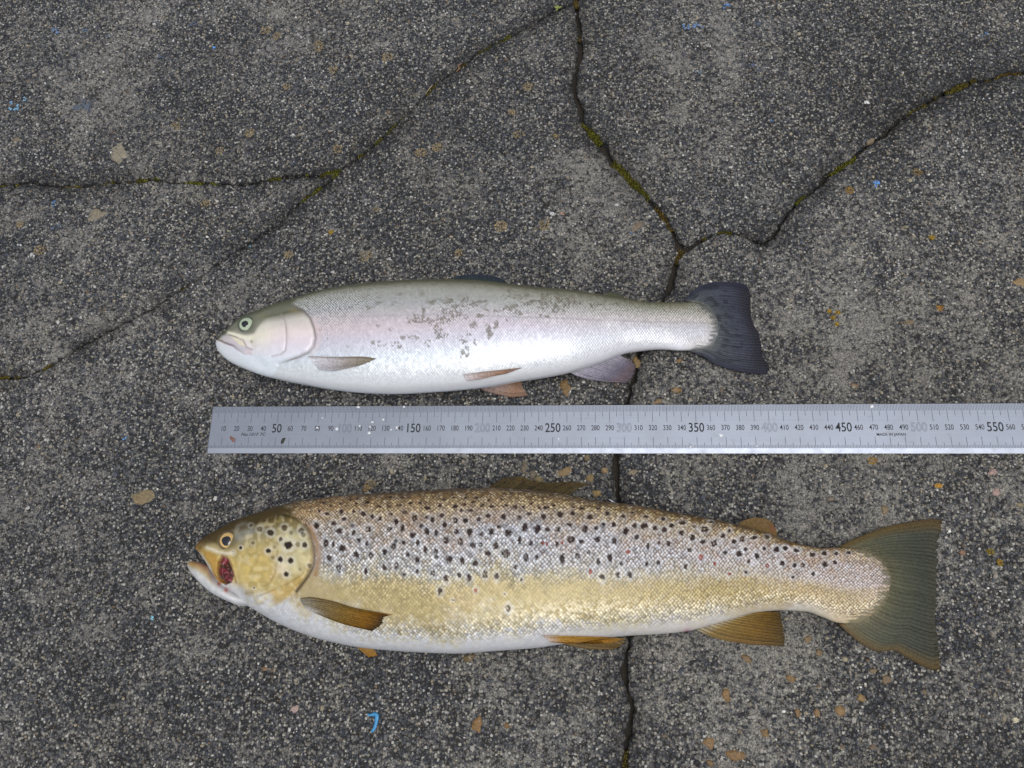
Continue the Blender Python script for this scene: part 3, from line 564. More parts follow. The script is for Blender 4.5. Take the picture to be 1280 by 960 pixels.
# ================================================================== silvery rainbow trout
def rainbow():
    root = empty('rainbow_trout', (*G(600, 425)[:2], 0))
    tag(root, 'smaller silvery white trout with pinkish flank, rubbed scales and blue-black tail fin', 'fish')
    top = [(270,427),(274.4,420),(285.6,411.5),(306,395),(325,388.5),(344,381),(362,376),(381,370.5),(400,365),(419,361),(437,358),(456,356),(490,353),(545,351),(590,352),(639,357),(676,361),(710,363.5),(735,367),(781,374),(815,378.5),(837,378.5),(860,378),(876,380.5),(890,389),(898,411)]
    bot = [(270,427),(271.5,436),(275,441.5),(287,452),(306,461),(325,468),(344,473),(362,477),(381,480.5),(400,484),(419,487),(437,489),(456,490.5),(490,491.6),(545,489),(582,486),(615,482),(648,476),(676,472),(710,465.5),(735,458),(758,450),(774,443.5),(792,439.5),(826,436.5),(849,438),(871,437.5),(889,432),(898,411)]
    L = loft(top, bot, [270,285,310,350,400,480,580,700,780,840,875,898], [0,12.5,20,28,34,38,38,32,21,13,6,0.8], [14.5,15,16,17.5,18.3,19.2,19.2,16.2,10.8,7.3,5,4], 820, 150, 36)
    px, py = pix(L); u, v = arc(L); f = (py-L['yt'][:, None])/(L['yb']-L['yt']+1e-6)[:, None]; f = np.clip(f, 0, 1)
    # ---- relief of the head
    gill = [(366,381),(379.4,388),(387.8,397.5),(392.5,410.6),(394.4,422),(391.6,433),(385,440.6),(373.7,446),(362,450),(348,455)]
    pre = [(352,393.7),(357,403),(358.4,414.4),(358.4,427.5),(357,438.7),(351,443.4),(340,446)]
    cheek = gill+[(335,458),(318,440),(318,417),(333,396)]
    maxil = [(276,420),(285,416.5),(294,420.5),(303,427),(307,433),(315,438),(314.5,442),(306,443),(291,433),(277,426)]
    mline = [(271,423.5),(281,428.5),(291,432),(304,443.5),(313,443.5)]
    up = [(286,418.5),(296,421.5),(304,425.5),(308,433.5),(315,437)]
    dz = 1.1*pmask(px, py, cheek, 5)-1.0*np.exp(-(ldist(px, py, gill)/2.2)**2)-0.5*np.exp(-(ldist(px, py, pre)/1.8)**2)+0.6*pmask(px, py, maxil, 2.5)-0.6*np.exp(-(ldist(px, py, mline)/1.5)**2)-0.35*np.exp(-(ldist(px, py, up)/1.2)**2)
    for k in range(4): dz = dz-0.25*np.exp(-(ldist(px, py, [(345+k*6, 462+k*1.5), (360+k*4, 455-k*1.5), (369+k*3, 449-k)])/1.2)**2)
    dz = dz-0.5*np.exp(-(np.hypot(px-308, py-406)/9.5)**4)
    pid = f*0
    up_side = np.sin(L['ph'])[None]; L['V'][:, :, 2] += dz*np.where(up_side > 0, np.minimum(1, up_side*2), np.maximum(-1, up_side*2)*1.0)
    L['V'][:, :, 2] = np.maximum(L['V'][:, :, 2], 0.6); raster(L)
    p1 = np.interp(px, [400,600,760,880], [1.45,1.6,1.75,1.6]); wu = 1.6*(fbm(px, py, 70, 25)-.5); wv_ = 1.6*(fbm(px, py, 60, 29)-.5)
    sc = np.stack([(u+wu)/1.95+(v+wv_)/p1*.62, (u+wu)/1.95-(v+wv_)/p1*.62, 0*u], -1); cr = cellrand(sc)
    # ---- colour
    Rh = [(0,(86,88,66)),(.03,(150,151,137)),(.07,(184,187,183)),(.19,(200,204,208)),(.26,(212,207,211)),(.40,(224,211,216)),(.52,(218,214,228)),(.66,(218,226,236)),(.8,(226,232,238)),(1,(226,230,234))]
    Rm = [(0,(86,86,62)),(.03,(150,148,132)),(.07,(184,184,176)),(.18,(204,206,206)),(.26,(216,214,218)),(.38,(220,212,224)),(.52,(216,216,230)),(.66,(220,228,238)),(.85,(230,234,238)),(1,(228,230,234))]
    Rt = [(0,(90,88,60)),(.08,(138,136,114)),(.18,(190,188,178)),(.32,(212,206,202)),(.50,(208,206,212)),(.62,(220,220,228)),(.8,(228,228,234)),(1,(226,226,234))]
    C = blendx(px, [420,640,840], [Rh, Rm, Rt], f)
    C = C*.95; Kb = C*0.55; Kb = mixc(Kb, (96,96,84), sstep(.34, .10, f)*.8)
    lat = np.exp(-((py-np.interp(px, [400,560,700,800,890], [396,393,398,402,404]))/1.1)**2)*sstep(395, 470, px); C = mixc(C, (150,146,150), lat*.45); Kb = mixc(Kb, (140,136,140), lat*.4)
    # scales rubbed away: olive skin shows
    n1 = vnoise(px, py*1.1, 2.3, 5); n2 = vnoise(px+py*.9, py-px*.5, 2.6, 9); rub = np.zeros_like(px)
    for ox, oy, k, lst in [(470,330,5.333,[(170,205,16,14),(120,265,18,12),(20,260,18,14),(305,200,12,14),(380,255,34,12),(470,245,38,14),(580,230,24,20),(650,270,24,16),(700,255,30,18),(540,290,28,28),(500,330,44,32),(470,360,38,28),(530,350,28,18),(300,355,38,18),(255,380,34,28),(340,375,44,14),(400,370,50,10),(415,430,32,28),(430,470,24,24),(200,490,34,12),(255,490,28,12),(30,530,34,14),(130,530,28,14),(490,485,34,12),(545,490,28,14),(570,510,24,14),(615,465,18,12),(650,405,20,24),(700,345,14,14),(675,345,9,9),(750,450,18,42),(800,400,12,28),(735,300,14,12),(810,315,30,10),(890,295,30,18),(915,275,20,14),(950,325,28,12),(870,375,7,7),(1020,260,34,14),(1060,250,20,14),(1120,240,30,24),(1110,280,22,22),(1150,350,18,12),(1180,325,24,16),(1240,260,34,34),(1260,290,24,20),(1100,345,9,9),(890,180,18,10),(930,215,30,14),(1010,205,24,10),(1130,215,24,18),(160,550,22,9),(350,525,16,16),(590,590,22,34),(660,525,9,18),(90,440,6,6),(840,500,6,6),(310,315,14,20),(600,360,14,10),(420,400,30,14)]),(690,330,4.414,[(60,215,40,34),(30,180,24,24),(90,190,24,18),(170,175,14,9),(240,225,28,14),(150,215,20,14),(200,190,20,10),(290,200,16,8),(10,260,14,14),(360,220,18,8),(450,215,20,8)]),(250,330,5.333,[(1195,255,12,12),(1130,290,28,14),(1200,530,46,14),(800,435,7,7),(850,500,6,6),(890,555,5,5),(985,555,7,7),(1190,410,8,8),(1000,290,8,6),(1100,230,10,8),(930,300,8,6)])]:
        for cx, cy, rx, ry in lst:
            X, Y, a_, b_ = ox+cx/k, oy+cy/k, rx/k*1.15, ry/k*1.15
            sel = (np.abs(px-X) < a_*2) & (np.abs(py-Y) < b_*2)
            e = ((px[sel]-X)/a_/1.15)**2+((py[sel]-Y)/b_)**2; dn = sstep(2.1, .2, e)*(.16+.8*n1[sel]); rub[sel] = np.maximum(rub[sel], (cr[sel] < dn)*(.55+.45*n2[sel]))
    sc2 = rub*0.88
    C = mixc(C, (112,106,92), sc2); Kb = mixc(Kb, (82,76,62), sc2)
    spk = (vnoise(px, py, 1.6, 44) > .83)*sstep(.22, .04, f)*sstep(400, 440, px); C = mixc(C, (84,86,70), spk*.6)
    # head
    head = pmask(px, py, gill+[(330,500),(250,480),(250,380),(340,360),(372,370)], 3)
    hc = ramp(f, [(0,(58,62,42)),(.16,(84,88,66)),(.26,(196,192,184)),(.4,(224,212,210)),(.55,(220,212,222)),(.75,(214,222,232)),(1,(220,228,234))])
    hc = mixc(hc, (226,224,202), np.exp(-(((px-322)/18)**2+((py-420)/16)**2))*.7)
    cap = pmask(px, py, [(268,415),(285,414.8),(294,417),(306,419),(318,417),(322.5,409.6),(333,396),(347.5,393),(366,388),(380,386),(384,360),(300,370),(262,405)], 2.2)
    hc = mixc(hc, (120,121,106), cap*.75); hc = mixc(hc, (72,76,58), cap*sstep(.10, .0, f)*.8); hc = mixc(hc, (122,116,76), cap*np.exp(-(((px-330)/5)**2+((py-396)/4)**2))*.45); hc = mixc(hc, (146,130,92), np.exp(-(((px-369)/6)**2+((py-389)/3)**2))*.45)
    hc = hc*(.93+.14*fbm(px, py, 7, 55))[..., None]; hc = mixc(hc, (208,213,219), sstep(330, 290, px)*sstep(-1, 4, py-np.interp(px, [270,281,291,304,330], [424,429,433,444,450]))*.9); hc = mixc(hc, (176,170,178), pmask(px, py, maxil, 2.2)*.6); hc = mixc(hc, (222,216,188), pmask(px, py, [(287,419),(296,421.5),(304,427),(307,433),(300,432)], 1.2)*.8); hc = mixc(hc, (222,204,206), np.exp(-(((px-310)/5)**2+((py-440.5)/2.2)**2))*.8)
    hc = mixc(hc, (232,230,206), np.exp(-(ldist(px, py, [(286,416),(296,419),(308,422),(318,423)])/2.2)**2)*.85)
    hc = mixc(hc, (86,72,74), np.exp(-(ldist(px, py, mline)/1.2)**2)*.8*sstep(304, 286, px)); hc = mixc(hc, (60,60,52), np.exp(-(np.hypot((px-284)/1.6, (py-411.5)/1.1))**2)*.8); hc = mixc(hc, (128,116,112), np.exp(-(ldist(px, py, up)/1.0)**2)*(.25+.7*vnoise(px, py, 7, 33)))
    hc = mixc(hc, (158,146,148), np.exp(-(ldist(px, py, pre)/1.0)**2)*(.35+.6*vnoise(px, py, 9, 3))); hc = mixc(hc, (120,122,84), np.exp(-(np.hypot(px-314.5, py-427)/1.8)**2)*.8)
    hc = mixc(hc, (70,76,62), np.exp(-(np.hypot(px-308, py-406)/12)**4)*.7)
    C = C*(1-head[..., None])+hc*head[..., None]; Kb = Kb*(1-head[..., None])+hc*head[..., None]
    gl = np.exp(-(ldist(px, py, gill)/1.3)**2)*sstep(340, 366, px); C = mixc(C, (98,88,82), gl*.8); Kb = mixc(Kb, (98,88,82), gl*.8)
    pinkedge = np.exp(-(ldist(px, py, [(x+5, y+1) for x, y in gill[2:7]])/3)**2); C = mixc(C, (222,196,188), pinkedge*.3)
    endl = [(871,437.5),(889,432),(898,411),(890,389),(876,380.5)]; rag = sstep(8, .5, ldist(px, py, endl)+9*(vnoise(px*.2, py, 1.5, 37)-.5)); C = mixc(C, (164,160,154), sstep(22, 4, ldist(px, py, endl))*.65); C = mixc(C, (84,88,88), rag*.8); Kb = mixc(Kb, (70,74,76), rag*.85)
    pale = np.exp(-(((px-763)/9)**2+((py-405)/7)**2)); C = mixc(C, (236,234,238), pale*.7)
    mask = (1-head)*sstep(.98, .82, f)*(1-pinkedge*.7)*(0.45+.55*sstep(.5, .2, f)+.25*sstep(680, 820, px)); mask = np.clip(mask, 0, 1)
    body = to_mesh('body', L, M_SKIN_R, root, {'Col': C, 'Skin': Kb, 'v_scale': sc, 'mask': mask, 'silver': np.clip((1-head*.6)*sstep(.08, .25, f)*(1-rub), 0, 1)*.9})
    eye(root, 308, 405.5, 10.4, 306.5, 405, 4.6, (170,184,158), (66,70,60))
    # ---- fins
    def ctail(a, b, px, py, r):
        c = ramp(b, [(0,(130,130,120)),(.05,(84,90,94)),(.3,(68,74,84)),(.65,(60,64,78)),(.85,(42,42,54)),(1,(28,27,38))])*raytone(a, b, r, .34)[..., None]
        sp = sstep(.60, .72, vnoise(a*46, b*11, 1.3, 4))*sstep(.0, .10, b)*sstep(.80, .5, b); c = mixc(c, (26,28,36), sp*.55)
        c = mixc(c, (34,36,52), sstep(.1, .0, np.minimum(a, 1-a))*.8); return c, np.full(a.shape, .96)-.10*b
    fin('tail_fin', root, [(855,376),(876,379.5),(889,389),(896,411),(888,432),(871,437),(860,438.5)], [(934,356),(939,371),(939,389),(943,405),(950.5,421),(954,443),(962,461),(959.6,468)], [(855,376),(866,363),(882,355),(898,352),(916,352.5),(934,356)], [(860,438.5),(878,445.5),(894,455.5),(916,462.5),(939,467),(959.6,468)], 5.2, 2.4, ctail, 200, 50, 34, .16, 1.0, ragged=.04)
    def cgrey(a, b, px, py, r): return ramp(b, [(0,(206,204,216)),(.25,(150,146,160)),(.6,(106,100,116)),(.85,(104,90,96)),(1,(88,78,88))])*raytone(a, b, r, .3)[..., None], np.full(a.shape, .97)-.08*b
    fin('anal_fin', root, [(709,464),(730,456),(752,449),(773,442)], [(784,478.5),(791,474),(794.5,465),(795,456)], [(709,464),(722,470),(740,475),(760,477.5),(784,478.5)], [(773,442),(780,447),(787,451),(795,456)], 5.5, 2.0, cgrey, 80, 40, 16, .18, .8, ragged=.06, seed=2)
    def cdors(a, b, px, py, r): return ramp(b, [(0,(64,74,54)),(.4,(48,60,58)),(1,(42,46,66))])*raytone(a, b, r, .3)[..., None], np.full(a.shape, .97)
    fin('dorsal_fin', root, [(563,353),(590,355),(615,358),(641,360)], [(573,344.5),(590,342.5),(611,343.5),(628,348.5)], [(563,353),(568,347),(573,344.5)], [(641,360),(635,354),(628,348.5)], 17.5, 15.5, cdors, 60, 20, 12, .15, .8, seed=3)
    fin('adipose_fin', root, [(752,373),(766,375),(783,378)], [(766,364.5),(772,365.5),(779,370)], [(752,373),(758,366),(766,364.5)], [(783,378),(782,374),(779,370)], 9.5, 9.0, lambda a, b, px, py, r: (ramp(b, [(0,(84,84,56)),(1,(60,64,56))]), np.full(a.shape, .98)), 24, 12, 4, .2, 1.2, seed=4)
    def cpec(a, b, px, py, r):
        c = ramp(b, [(0,(214,214,222)),(.3,(198,194,200)),(.6,(172,164,158)),(1,(148,136,114))])*raytone(a, b, r, .22)[..., None]; c = mixc(c, (116,100,78), sstep(.16, .0, a)*.7); return c, np.full(a.shape, .93)-.2*b-.35*sstep(.5, 1, a)
    fin('pectoral_fin', root, [(385,445),(391,452),(398,462)], [(471,448),(462,452.5),(450,457)], [(385,445),(419,446),(450,445.5),(471,448)], [(398,462),(415,464),(432,461),(450,457)], 10, 10, cpec, 60, 50, 12, .16, .7, drape=.8, seed=5)
    def cpel(a, b, px, py, r):
        c = ramp(b, [(0,(210,202,206)),(.35,(188,166,158)),(.75,(162,126,102)),(1,(150,124,108))])*raytone(a, b, r, .3)[..., None]; c = mixc(c, (110,84,70), sstep(.14, .0, a)*.6); return c, np.full(a.shape, .95)-.15*b
    fin('pelvic_fin', root, [(579,468),(581,472),(584,476)], [(654,459.5),(646,462.5),(634,467)], [(579,468),(605,464.5),(630,462),(654,459.5)], [(584,476),(600,474),(618,470),(634,467)], 6, 6, cpel, 50, 44, 9, .15, .7, drape=.9, seed=6)
    fin('pelvic_fin', root, [(592,474),(608,473),(640,470)], [(661,494.5),(655,485),(650,474)], [(592,474),(604,488),(622,493),(640,496.5),(661,494.5)], [(640,470),(645,472),(650,474)], 5, 2.2, cpel, 60, 40, 12, .16, .7, seed=7)
    return root
# ================================================================== golden brown trout
def brown():
    root = empty('brown_trout', (*G(680, 715)[:2], 0))
    tag(root, 'larger golden brown trout with dark spots, open mouth and olive fins', 'fish')
    top = [(245,685.5),(248,679.5),(252.5,675),(262,668),(272.5,662.5),(295,651),(320,642.5),(345,634.5),(370,628),(395,624),(420,621),(445,619),(470,617.5),(500,615.5),(534,613.5),(588,611),(615,610.5),(669.5,613.5),(710,619),(740,625.5),(788,631),(836,639.5),(884,648),(920,656),(956,666),(984,676),(1008,682),(1027,685),(1048,684.5),(1072,685.5),(1094,694),(1106,706),(1113,727)]
    bot = [(245,685.5),(248,689),(252,694),(258,702),(266,716),(276,731),(292,746),(320,763),(345,777.5),(370,788.7),(395,797.5),(420,803.7),(445,808.7),(470,811.7),(500,814),(534,816),(569,817),(615,814),(669.5,810),(710,804),(760,797),(783,795),(836,791.7),(864,788),(884,783),(920,772.5),(944,765.5),(980,763),(1008,764.5),(1027,771),(1048,778.5),(1067,780),(1091,768.5),(1106,749),(1113,727)]
    L = loft(top, bot, [245,265,290,330,380,450,560,700,850,950,1030,1075,1113], [0,17,26,38,46,51,54,50,38,27,16,7,0.8], [20,21,22,23.5,24.5,26,27,25,19,13.5,8.7,6.5,5.2], 1060, 190, 40)
    px, py = pix(L); u, v = arc(L); f = np.clip((py-L['yt'][:, None])/(L['yb']-L['yt']+1e-6)[:, None], 0, 1)
    gill = [(352,642),(370,645.6),(379.7,655),(386,664),(390,678),(392,692.5),(390,708),(384,720.6),(370,739),(353,753),(331,763)]
    pre = [(349,672),(347,681.5),(346,700),(343.7,717.5),(337.5,728.4),(322,740),(308,742)]
    sub = [(386,713),(362.5,728.4),(339,739),(325,745)]
    cheek = gill+[(310,752),(300,730),(296,700),(300,665),(330,652)]
    hole = [(277,694),(284,699.5),(288,709),(291,719),(288,727),(281,730),(275,726),(272,715),(273,703)]
    maxil = [(254,688),(262,690),(271,694),(274,702),(273,712),(274,722),(281,729),(274,728),(267,719),(264,707),(257,697)]
    lip = [(261,686),(272,689),(282,693),(289,703),(293,718),(296,728)]
    dz = 1.3*pmask(px, py, cheek, 6)-1.9*np.exp(-(ldist(px, py, gill)/2.4)**2)*sstep(330, 372, px)-0.4*np.exp(-(ldist(px, py, pre)/2)**2)-0.35*np.exp(-(ldist(px, py, sub)/1.6)**2)-5.5*pmask(px, py, hole, 2.2)+0.9*pmask(px, py, maxil, 2)+0.6*np.exp(-(ldist(px, py, lip)/2.6)**2)
    for k in range(5): dz = dz-0.4*np.exp(-(ldist(px, py, [(322+k*7, 758+k*0.5), (345+k*4, 751-k*2.2), (366+k*3, 737-k*3)])/1.3)**2)
    dz = dz-0.5*np.exp(-(np.hypot(px-284.5, py-675.5)/10.5)**4); dz = dz+2.6*np.exp(-(((px-284)/5.5)**2+((py-716)/8)**2))*pmask(px, py, hole, 1.5)
    us = np.sin(L['ph'])[None]; L['V'][:, :, 2] += dz*np.where(us > 0, np.minimum(1, us*2), np.maximum(-1, us*2)); L['V'][:, :, 2] = np.maximum(L['V'][:, :, 2], .6); raster(L)
    p1 = np.interp(px, [400,640,860,1000,1110], [2.5,2.7,2.75,2.4,1.9]); wu = 5*(fbm(px, py, 90, 25)-.5); wv_ = 4*(fbm(px, py, 80, 29)-.5)
    sc = np.stack([(u+wu)/2.45+(v+wv_)/p1*.98, (u+wu)/2.45-(v+wv_)/p1*.98, 0*u], -1); cr = cellrand(sc); cr2 = cellrand(sc, 3)
    # ---- colour: pale scale centres, brown skin between
    R1 = [(0,(70,54,24)),(.05,(108,84,46)),(.12,(168,144,108)),(.22,(184,172,158)),(.36,(184,188,192)),(.46,(188,184,166)),(.58,(182,167,128)),(.72,(180,163,122)),(.80,(204,198,182)),(.87,(208,210,214)),(1,(204,208,214))]
    R2 = [(0,(68,52,24)),(.05,(104,82,44)),(.11,(162,142,112)),(.20,(184,176,172)),(.30,(186,192,206)),(.42,(188,192,198)),(.54,(184,176,144)),(.64,(176,160,118)),(.74,(176,160,116)),(.84,(198,190,162)),(.91,(210,210,212)),(1,(206,208,214))]
    R3 = [(0,(70,54,22)),(.06,(116,92,50)),(.13,(180,164,136)),(.22,(196,188,184)),(.36,(198,198,206)),(.52,(194,188,172)),(.66,(186,172,128)),(.78,(190,176,132)),(.88,(206,196,168)),(1,(212,208,204))]
    R4 = [(0,(78,58,22)),(.08,(138,112,72)),(.20,(196,180,172)),(.40,(204,196,196)),(.56,(200,190,178)),(.72,(190,170,126)),(.86,(200,184,158)),(1,(212,208,200))]
    R5 = [(0,(140,116,70)),(.12,(184,170,158)),(.5,(206,194,192)),(.8,(198,180,156)),(1,(188,164,116))]
    wob = 0.16*(fbm(px, py, 45, 14)-.5)*2+.05*(vnoise(px, py, 7, 15)-.5); fq = np.clip(f+(wob+.09*(cr-.5))*sstep(.05, .3, f), 0, 1); fq = np.where(fq < .2, fq+.03*np.sin(fq/.2*np.pi), fq); C = blendx(px, [420,640,860,990,1085], [R1, R2, R3, R4, R5], fq)*.92
    Kb = C*.56; bglint = (cr2 > .62)*sstep(.22, .10, f)*sstep(.0, .04, f); C = mixc(C, (226,208,160), bglint*.6); C = mixc(C, (214,220,230), (cr2 > .7)*sstep(.16, .24, f)*sstep(.54, .44, f)*.5); Kb = mixc(Kb, (112,86,58), sstep(.58, .42, f)*.55); Kb = mixc(Kb, (150,124,66), sstep(.5, .6, f)*sstep(.86, .74, f)*.55)  # glints on single scales of back and upper flank painted into the colour
    sh = vnoise(u, v, 2.4, 33); C = mixc(C, (206,198,186), sstep(.55, .85, sh)*sstep(.62, .30, f)*.35)
    bl = fbm(px, py, 26, 71); C = mixc(C, (160,132,96), sstep(.52, .72, bl)*sstep(.5, .3, f)*.45); Kb = mixc(Kb, (118,86,56), sstep(.52, .72, bl)*sstep(.5, .3, f)*.4)
    C = mixc(C, (164,152,102), sstep(.45, .7, fbm(px, py, 70, 83))*sstep(.52, .62, f)*sstep(.86, .76, f)*.45); C = mixc(C, (196,182,150), sstep(.5, .7, fbm(px, py, 40, 87))*sstep(.46, .56, f)*sstep(.88, .78, f)*.4)
    glint = (cr2 > .45)*np.exp(-((f-np.interp(px, [560,700,860,980], [.86,.80,.80,.80]))/.08)**2)*sstep(520, 680, px); C = mixc(C, (240,230,200), glint*.75)  # lower flank glints, painted as bright scale colour
    # spots, read off the photograph
    spots = []
    def add(ox, oy, k, lst):
        for s in lst:
            red = isinstance(s[-1], str); n_ = s[:-1] if red else s; r1 = n_[2] if len(n_) > 2 else 11; r2 = n_[3] if len(n_) > 3 else r1
            spots.append((ox+n_[0]/k, oy+n_[1]/k, r1/k, r2/k, red))
    add(390,610,8.73,[(50,410,28),(80,255,16),(125,160,14),(165,283,28,16),(205,198,12),(235,385,30,22),(300,470,33,28),(322,260,20),(345,340,22,18),(310,172,14),(480,168,16,12),(455,255,18),(560,285,28,22),(605,155,24,16),(660,310,20),(740,330,20,24),(725,200,28,16),(835,205,24,16),(865,285,20,16),(950,187,30,14),(1015,265,32,20),(1080,165,22,14),(1120,330,24,34),(920,370,22,28),(440,415,18,22),(455,485,22,28),(608,450,28,34),(845,445,26,26),(990,440,22,32),(1100,515,28,28),(515,570,20,30),(600,605,18,28),(910,595,18,36),(895,640,26,26),(1000,600,16,28),(155,605,24,40),(232,615,14,30),(335,655,32,32),(480,730,28,34),(645,740,24,32),(795,690,24,30),(1043,725,20,30),(190,765,28,30),(297,875,26,38),(585,910,16,40),(790,865,24,32),(920,840,24,36),(1010,945,20,14),(420,130,12),(495,115,14,10),(855,100,20,8),(985,105,20,8)])
    add(520,610,6,[(30,113,14,8),(85,148,20,12),(178,130,16,10),(295,138,20,12),(366,125,16,12),(340,170,14),(410,170,22,12),(430,105,16,8),(497,130,18,12),(568,138,18,12),(547,92,12,8),(665,132,20,12),(645,85,14,6),(280,75,12,6),(210,85,14,6),(370,75,14,6),(455,75,14,5),(85,220,16,14),(122,237,16,18),(192,203,16,14),(297,243,14,20),(370,245,18,14),(470,235,16,14),(535,208,20,14),(657,213,18,20),(620,290,14,12),(42,285,14,16),(80,328,18,22),(152,332,12,20),(213,275,18,18),(312,330,18,18),(402,335,20,30),(492,343,14,16),(563,325,18,28),(690,340,26,22),(225,392,24,20),(333,400,16,28),(430,430,22,24),(485,423,16,16),(597,432,18,24),(68,465,16,24),(12,410,12,20),(148,485,14,30),(155,525,14,16),(540,490,24,16),(675,495,26,26),(250,535,26,26),(348,548,16,28),(445,560,20,20),(10,540,14,20),(127,635,16,20),(12,620,12,18),(225,680,18,26),(322,653,14,18),(397,677,16,24),(518,648,16,26),(605,662,14,22),(182,775,16,22),(447,765,12,14,'r'),(665,795,6),(690,902,16,24),(275,840,5)])
    add(640,610,6,[(25,145,18,12),(85,140,10),(145,115,12,10),(130,193,16,12),(205,150,12,10),(258,148,20,12),(315,130,14,8),(360,200,22,20),(237,215,22,18),(455,190,18,16),(520,155,18,10),(455,145,14,8),(585,215,24,16),(715,190,18,14),(645,155,14,8),(50,222,18,16),(95,293,22,28),(190,310,22,26),(268,310,16,14),(342,308,22,16),(432,275,20,16),(545,310,22,22),(630,300,14,14),(682,278,18,18),(55,390,14,26),(140,408,14,20),(232,415,20,14,'r'),(262,420,10,14,'r'),(337,420,16,20),(375,412,10,14,'r'),(445,385,22,26),(520,405,18,18),(640,385,20,18),(185,518,14,22),(105,515,18,28),(378,530,18,34),(493,512,18,20),(577,482,14,16),(645,548,14,22),(25,593,16,14),(70,685,10,12),(590,630,12,22,'r'),(675,665,18,26),(690,270,12,12)])
    add(760,610,6,[(110,212,18,14),(45,275,18,16),(180,183,14,8),(283,215,18,10),(415,232,16,10),(555,260,24,12),(645,288,14,10),(725,310,26,18),(200,280,18,18),(270,285,24,20),(352,302,18,16),(423,313,18,16),(475,283,16,14),(550,335,18,20),(632,375,18,20),(712,402,18,16),(800,415,22,22),(45,395,18,26),(133,325,20,24),(215,368,16,16),(377,415,14,16),(453,420,16,20),(300,440,12,22),(15,522,18,28),(150,480,18,12,'r'),(610,465,14,14),(700,520,16,22,'r'),(800,570,12,12,'r'),(290,568,12,18),(380,560,14,14),(583,588,14,20),(75,650,14,20),(165,650,16,22),(100,568,14,14),(770,255,14,8)])
    add(740,600,4.173,[(682,292,12),(741,320,11),(783,308,13),(845,302,14,8),(915,298,10),(694,378,10),(765,383,14),(860,395,11,16),(800,360,10),(818,427,10),(900,358,9),(962,365,13),(1008,357,12,8),(993,433,11),(1068,367,14,10),(716,490,8,8,'r'),(803,480,9),(915,447,10,10,'r'),(1056,445,10),(716,265,9)])
    add(960,620,4.175,[(42,280,13),(90,272,11),(148,285,12,9),(75,350,12),(140,362,9),(180,362,12),(230,305,14,10),(295,300,12,9),(300,355,13),(350,348,10),(235,407,9),(130,425,8),(420,295,9,7),(355,300,8)])
    wn = vnoise(px, py, 1.7, 61)-.5; wn2 = vnoise(px, py, 1.3, 67)-.5
    for X, Y, a_, b_, red in spots:
        a_ = max(a_*1.12, 1.6); b_ = max(b_*1.12, 1.4); sel = (np.abs(px-X) < a_*3+1) & (np.abs(py-Y) < b_*3+1)
        if not sel.any(): continue
        x_, y_ = px[sel], py[sel]; e = np.sqrt(((x_-X)/a_)**2+((y_-Y)/b_)**2)+wn[sel]*.75
        halo = np.exp(-((e-1.55)/.5)**2)*sstep(630, 660, Y)*.35
        m = sstep(1.12, .80, e); cc_ = (132,62,48) if red else (40,23,21)
        # a few spots show a paler scale in the middle
        hole_ = sstep(.5, .2, np.sqrt(((x_-X+a_*.2)/a_)**2+((y_-Y)/b_)**2)+wn2[sel]*.5)*(1 if random.random() < .3 and a_ > 2.6 else 0)*.7
        m = m*(1-hole_)*.97
        for Arr in (C, Kb):
            t_ = Arr[sel]; t_ = mixc(t_, (206,210,216), halo); Arr[sel] = mixc(t_, cc_, m)
    # ---- head
    head = pmask(px, py, gill+[(320,800),(230,770),(225,660),(300,620),(340,625)], 2.5)
    head = np.maximum(head, pmask(px, py, [(225,640),(345,626),(366,636),(366,720),(300,760),(225,760)], 5))
    hc = ramp(f, [(0,(80,64,26)),(.12,(96,80,36)),(.22,(138,126,88)),(.36,(176,160,112)),(.55,(196,172,104)),(.72,(196,178,128)),(.82,(194,190,178)),(1,(206,208,212))])
    hc = mixc(hc, (150,150,140), np.exp(-(((px-306)/16)**2+((py-670)/9)**2))*.75); hc = mixc(hc, (90,84,58), np.exp(-(((px-316)/13)**2+((py-664)/6)**2))*.45)
    hc = mixc(hc, (200,176,106), pmask(px, py, [(296,692),(320,684),(345,684),(343,716),(322,738),(300,728)], 12)*.6); hc = mixc(hc, (198,190,150), pmask(px, py, [(350,664),(384,668),(389,690),(384,712),(362,726),(350,700)], 7)*.75)
    hc = mixc(hc, (216,206,190), np.exp(-(((px-352)/9)**2+((py-712)/12)**2))*.6); hc = mixc(hc, (176,144,76), pmask(px, py, [(388,712),(362,729),(338,741),(345,758),(372,737)], 5)*.6)
    hc = mixc(hc, (200,202,206), pmask(px, py, [(268,724),(290,733),(318,742),(340,745),(330,775),(280,760),(240,735)], 7)*.85)
    cap = pmask(px, py, [(240,688),(252,680),(262,677),(272,680),(274,668),(300,659),(320,655),(345,648),(368,643),(372,615),(290,630),(230,670)], 3); hc = mixc(hc, (70,56,24), cap*.92)
    hc = mixc(hc, (150,112,54), np.exp(-(((px-248)/7)**2+((py-685)/7)**2))*.8)
    hc = mixc(hc, (178,140,66), pmask(px, py, maxil, 1.6)*.92); hc = mixc(hc, (116,86,66), np.exp(-(ldist(px, py, lip)/1.2)**2)*.75)
    hm = pmask(px, py, hole, 1.5); hc = mixc(hc, (52,18,24), hm*.96); hc = mixc(hc, (126,44,60), hm*sstep(.4, .65, vnoise(px*1.3, py, 3.2, 58))*.85); hc = mixc(hc, (176,120,124), hm*sstep(.68, .8, vnoise(px, py, 2.2, 63))*.7); hc = mixc(hc, (150,108,50), pmask(px, py, [(268,718),(274,722),(281,729),(276,730)], 1.5)*.8)
    hc = mixc(hc, (196,170,110), np.exp(-(((px-292)/3)**2+((py-724)/4)**2))*.6)
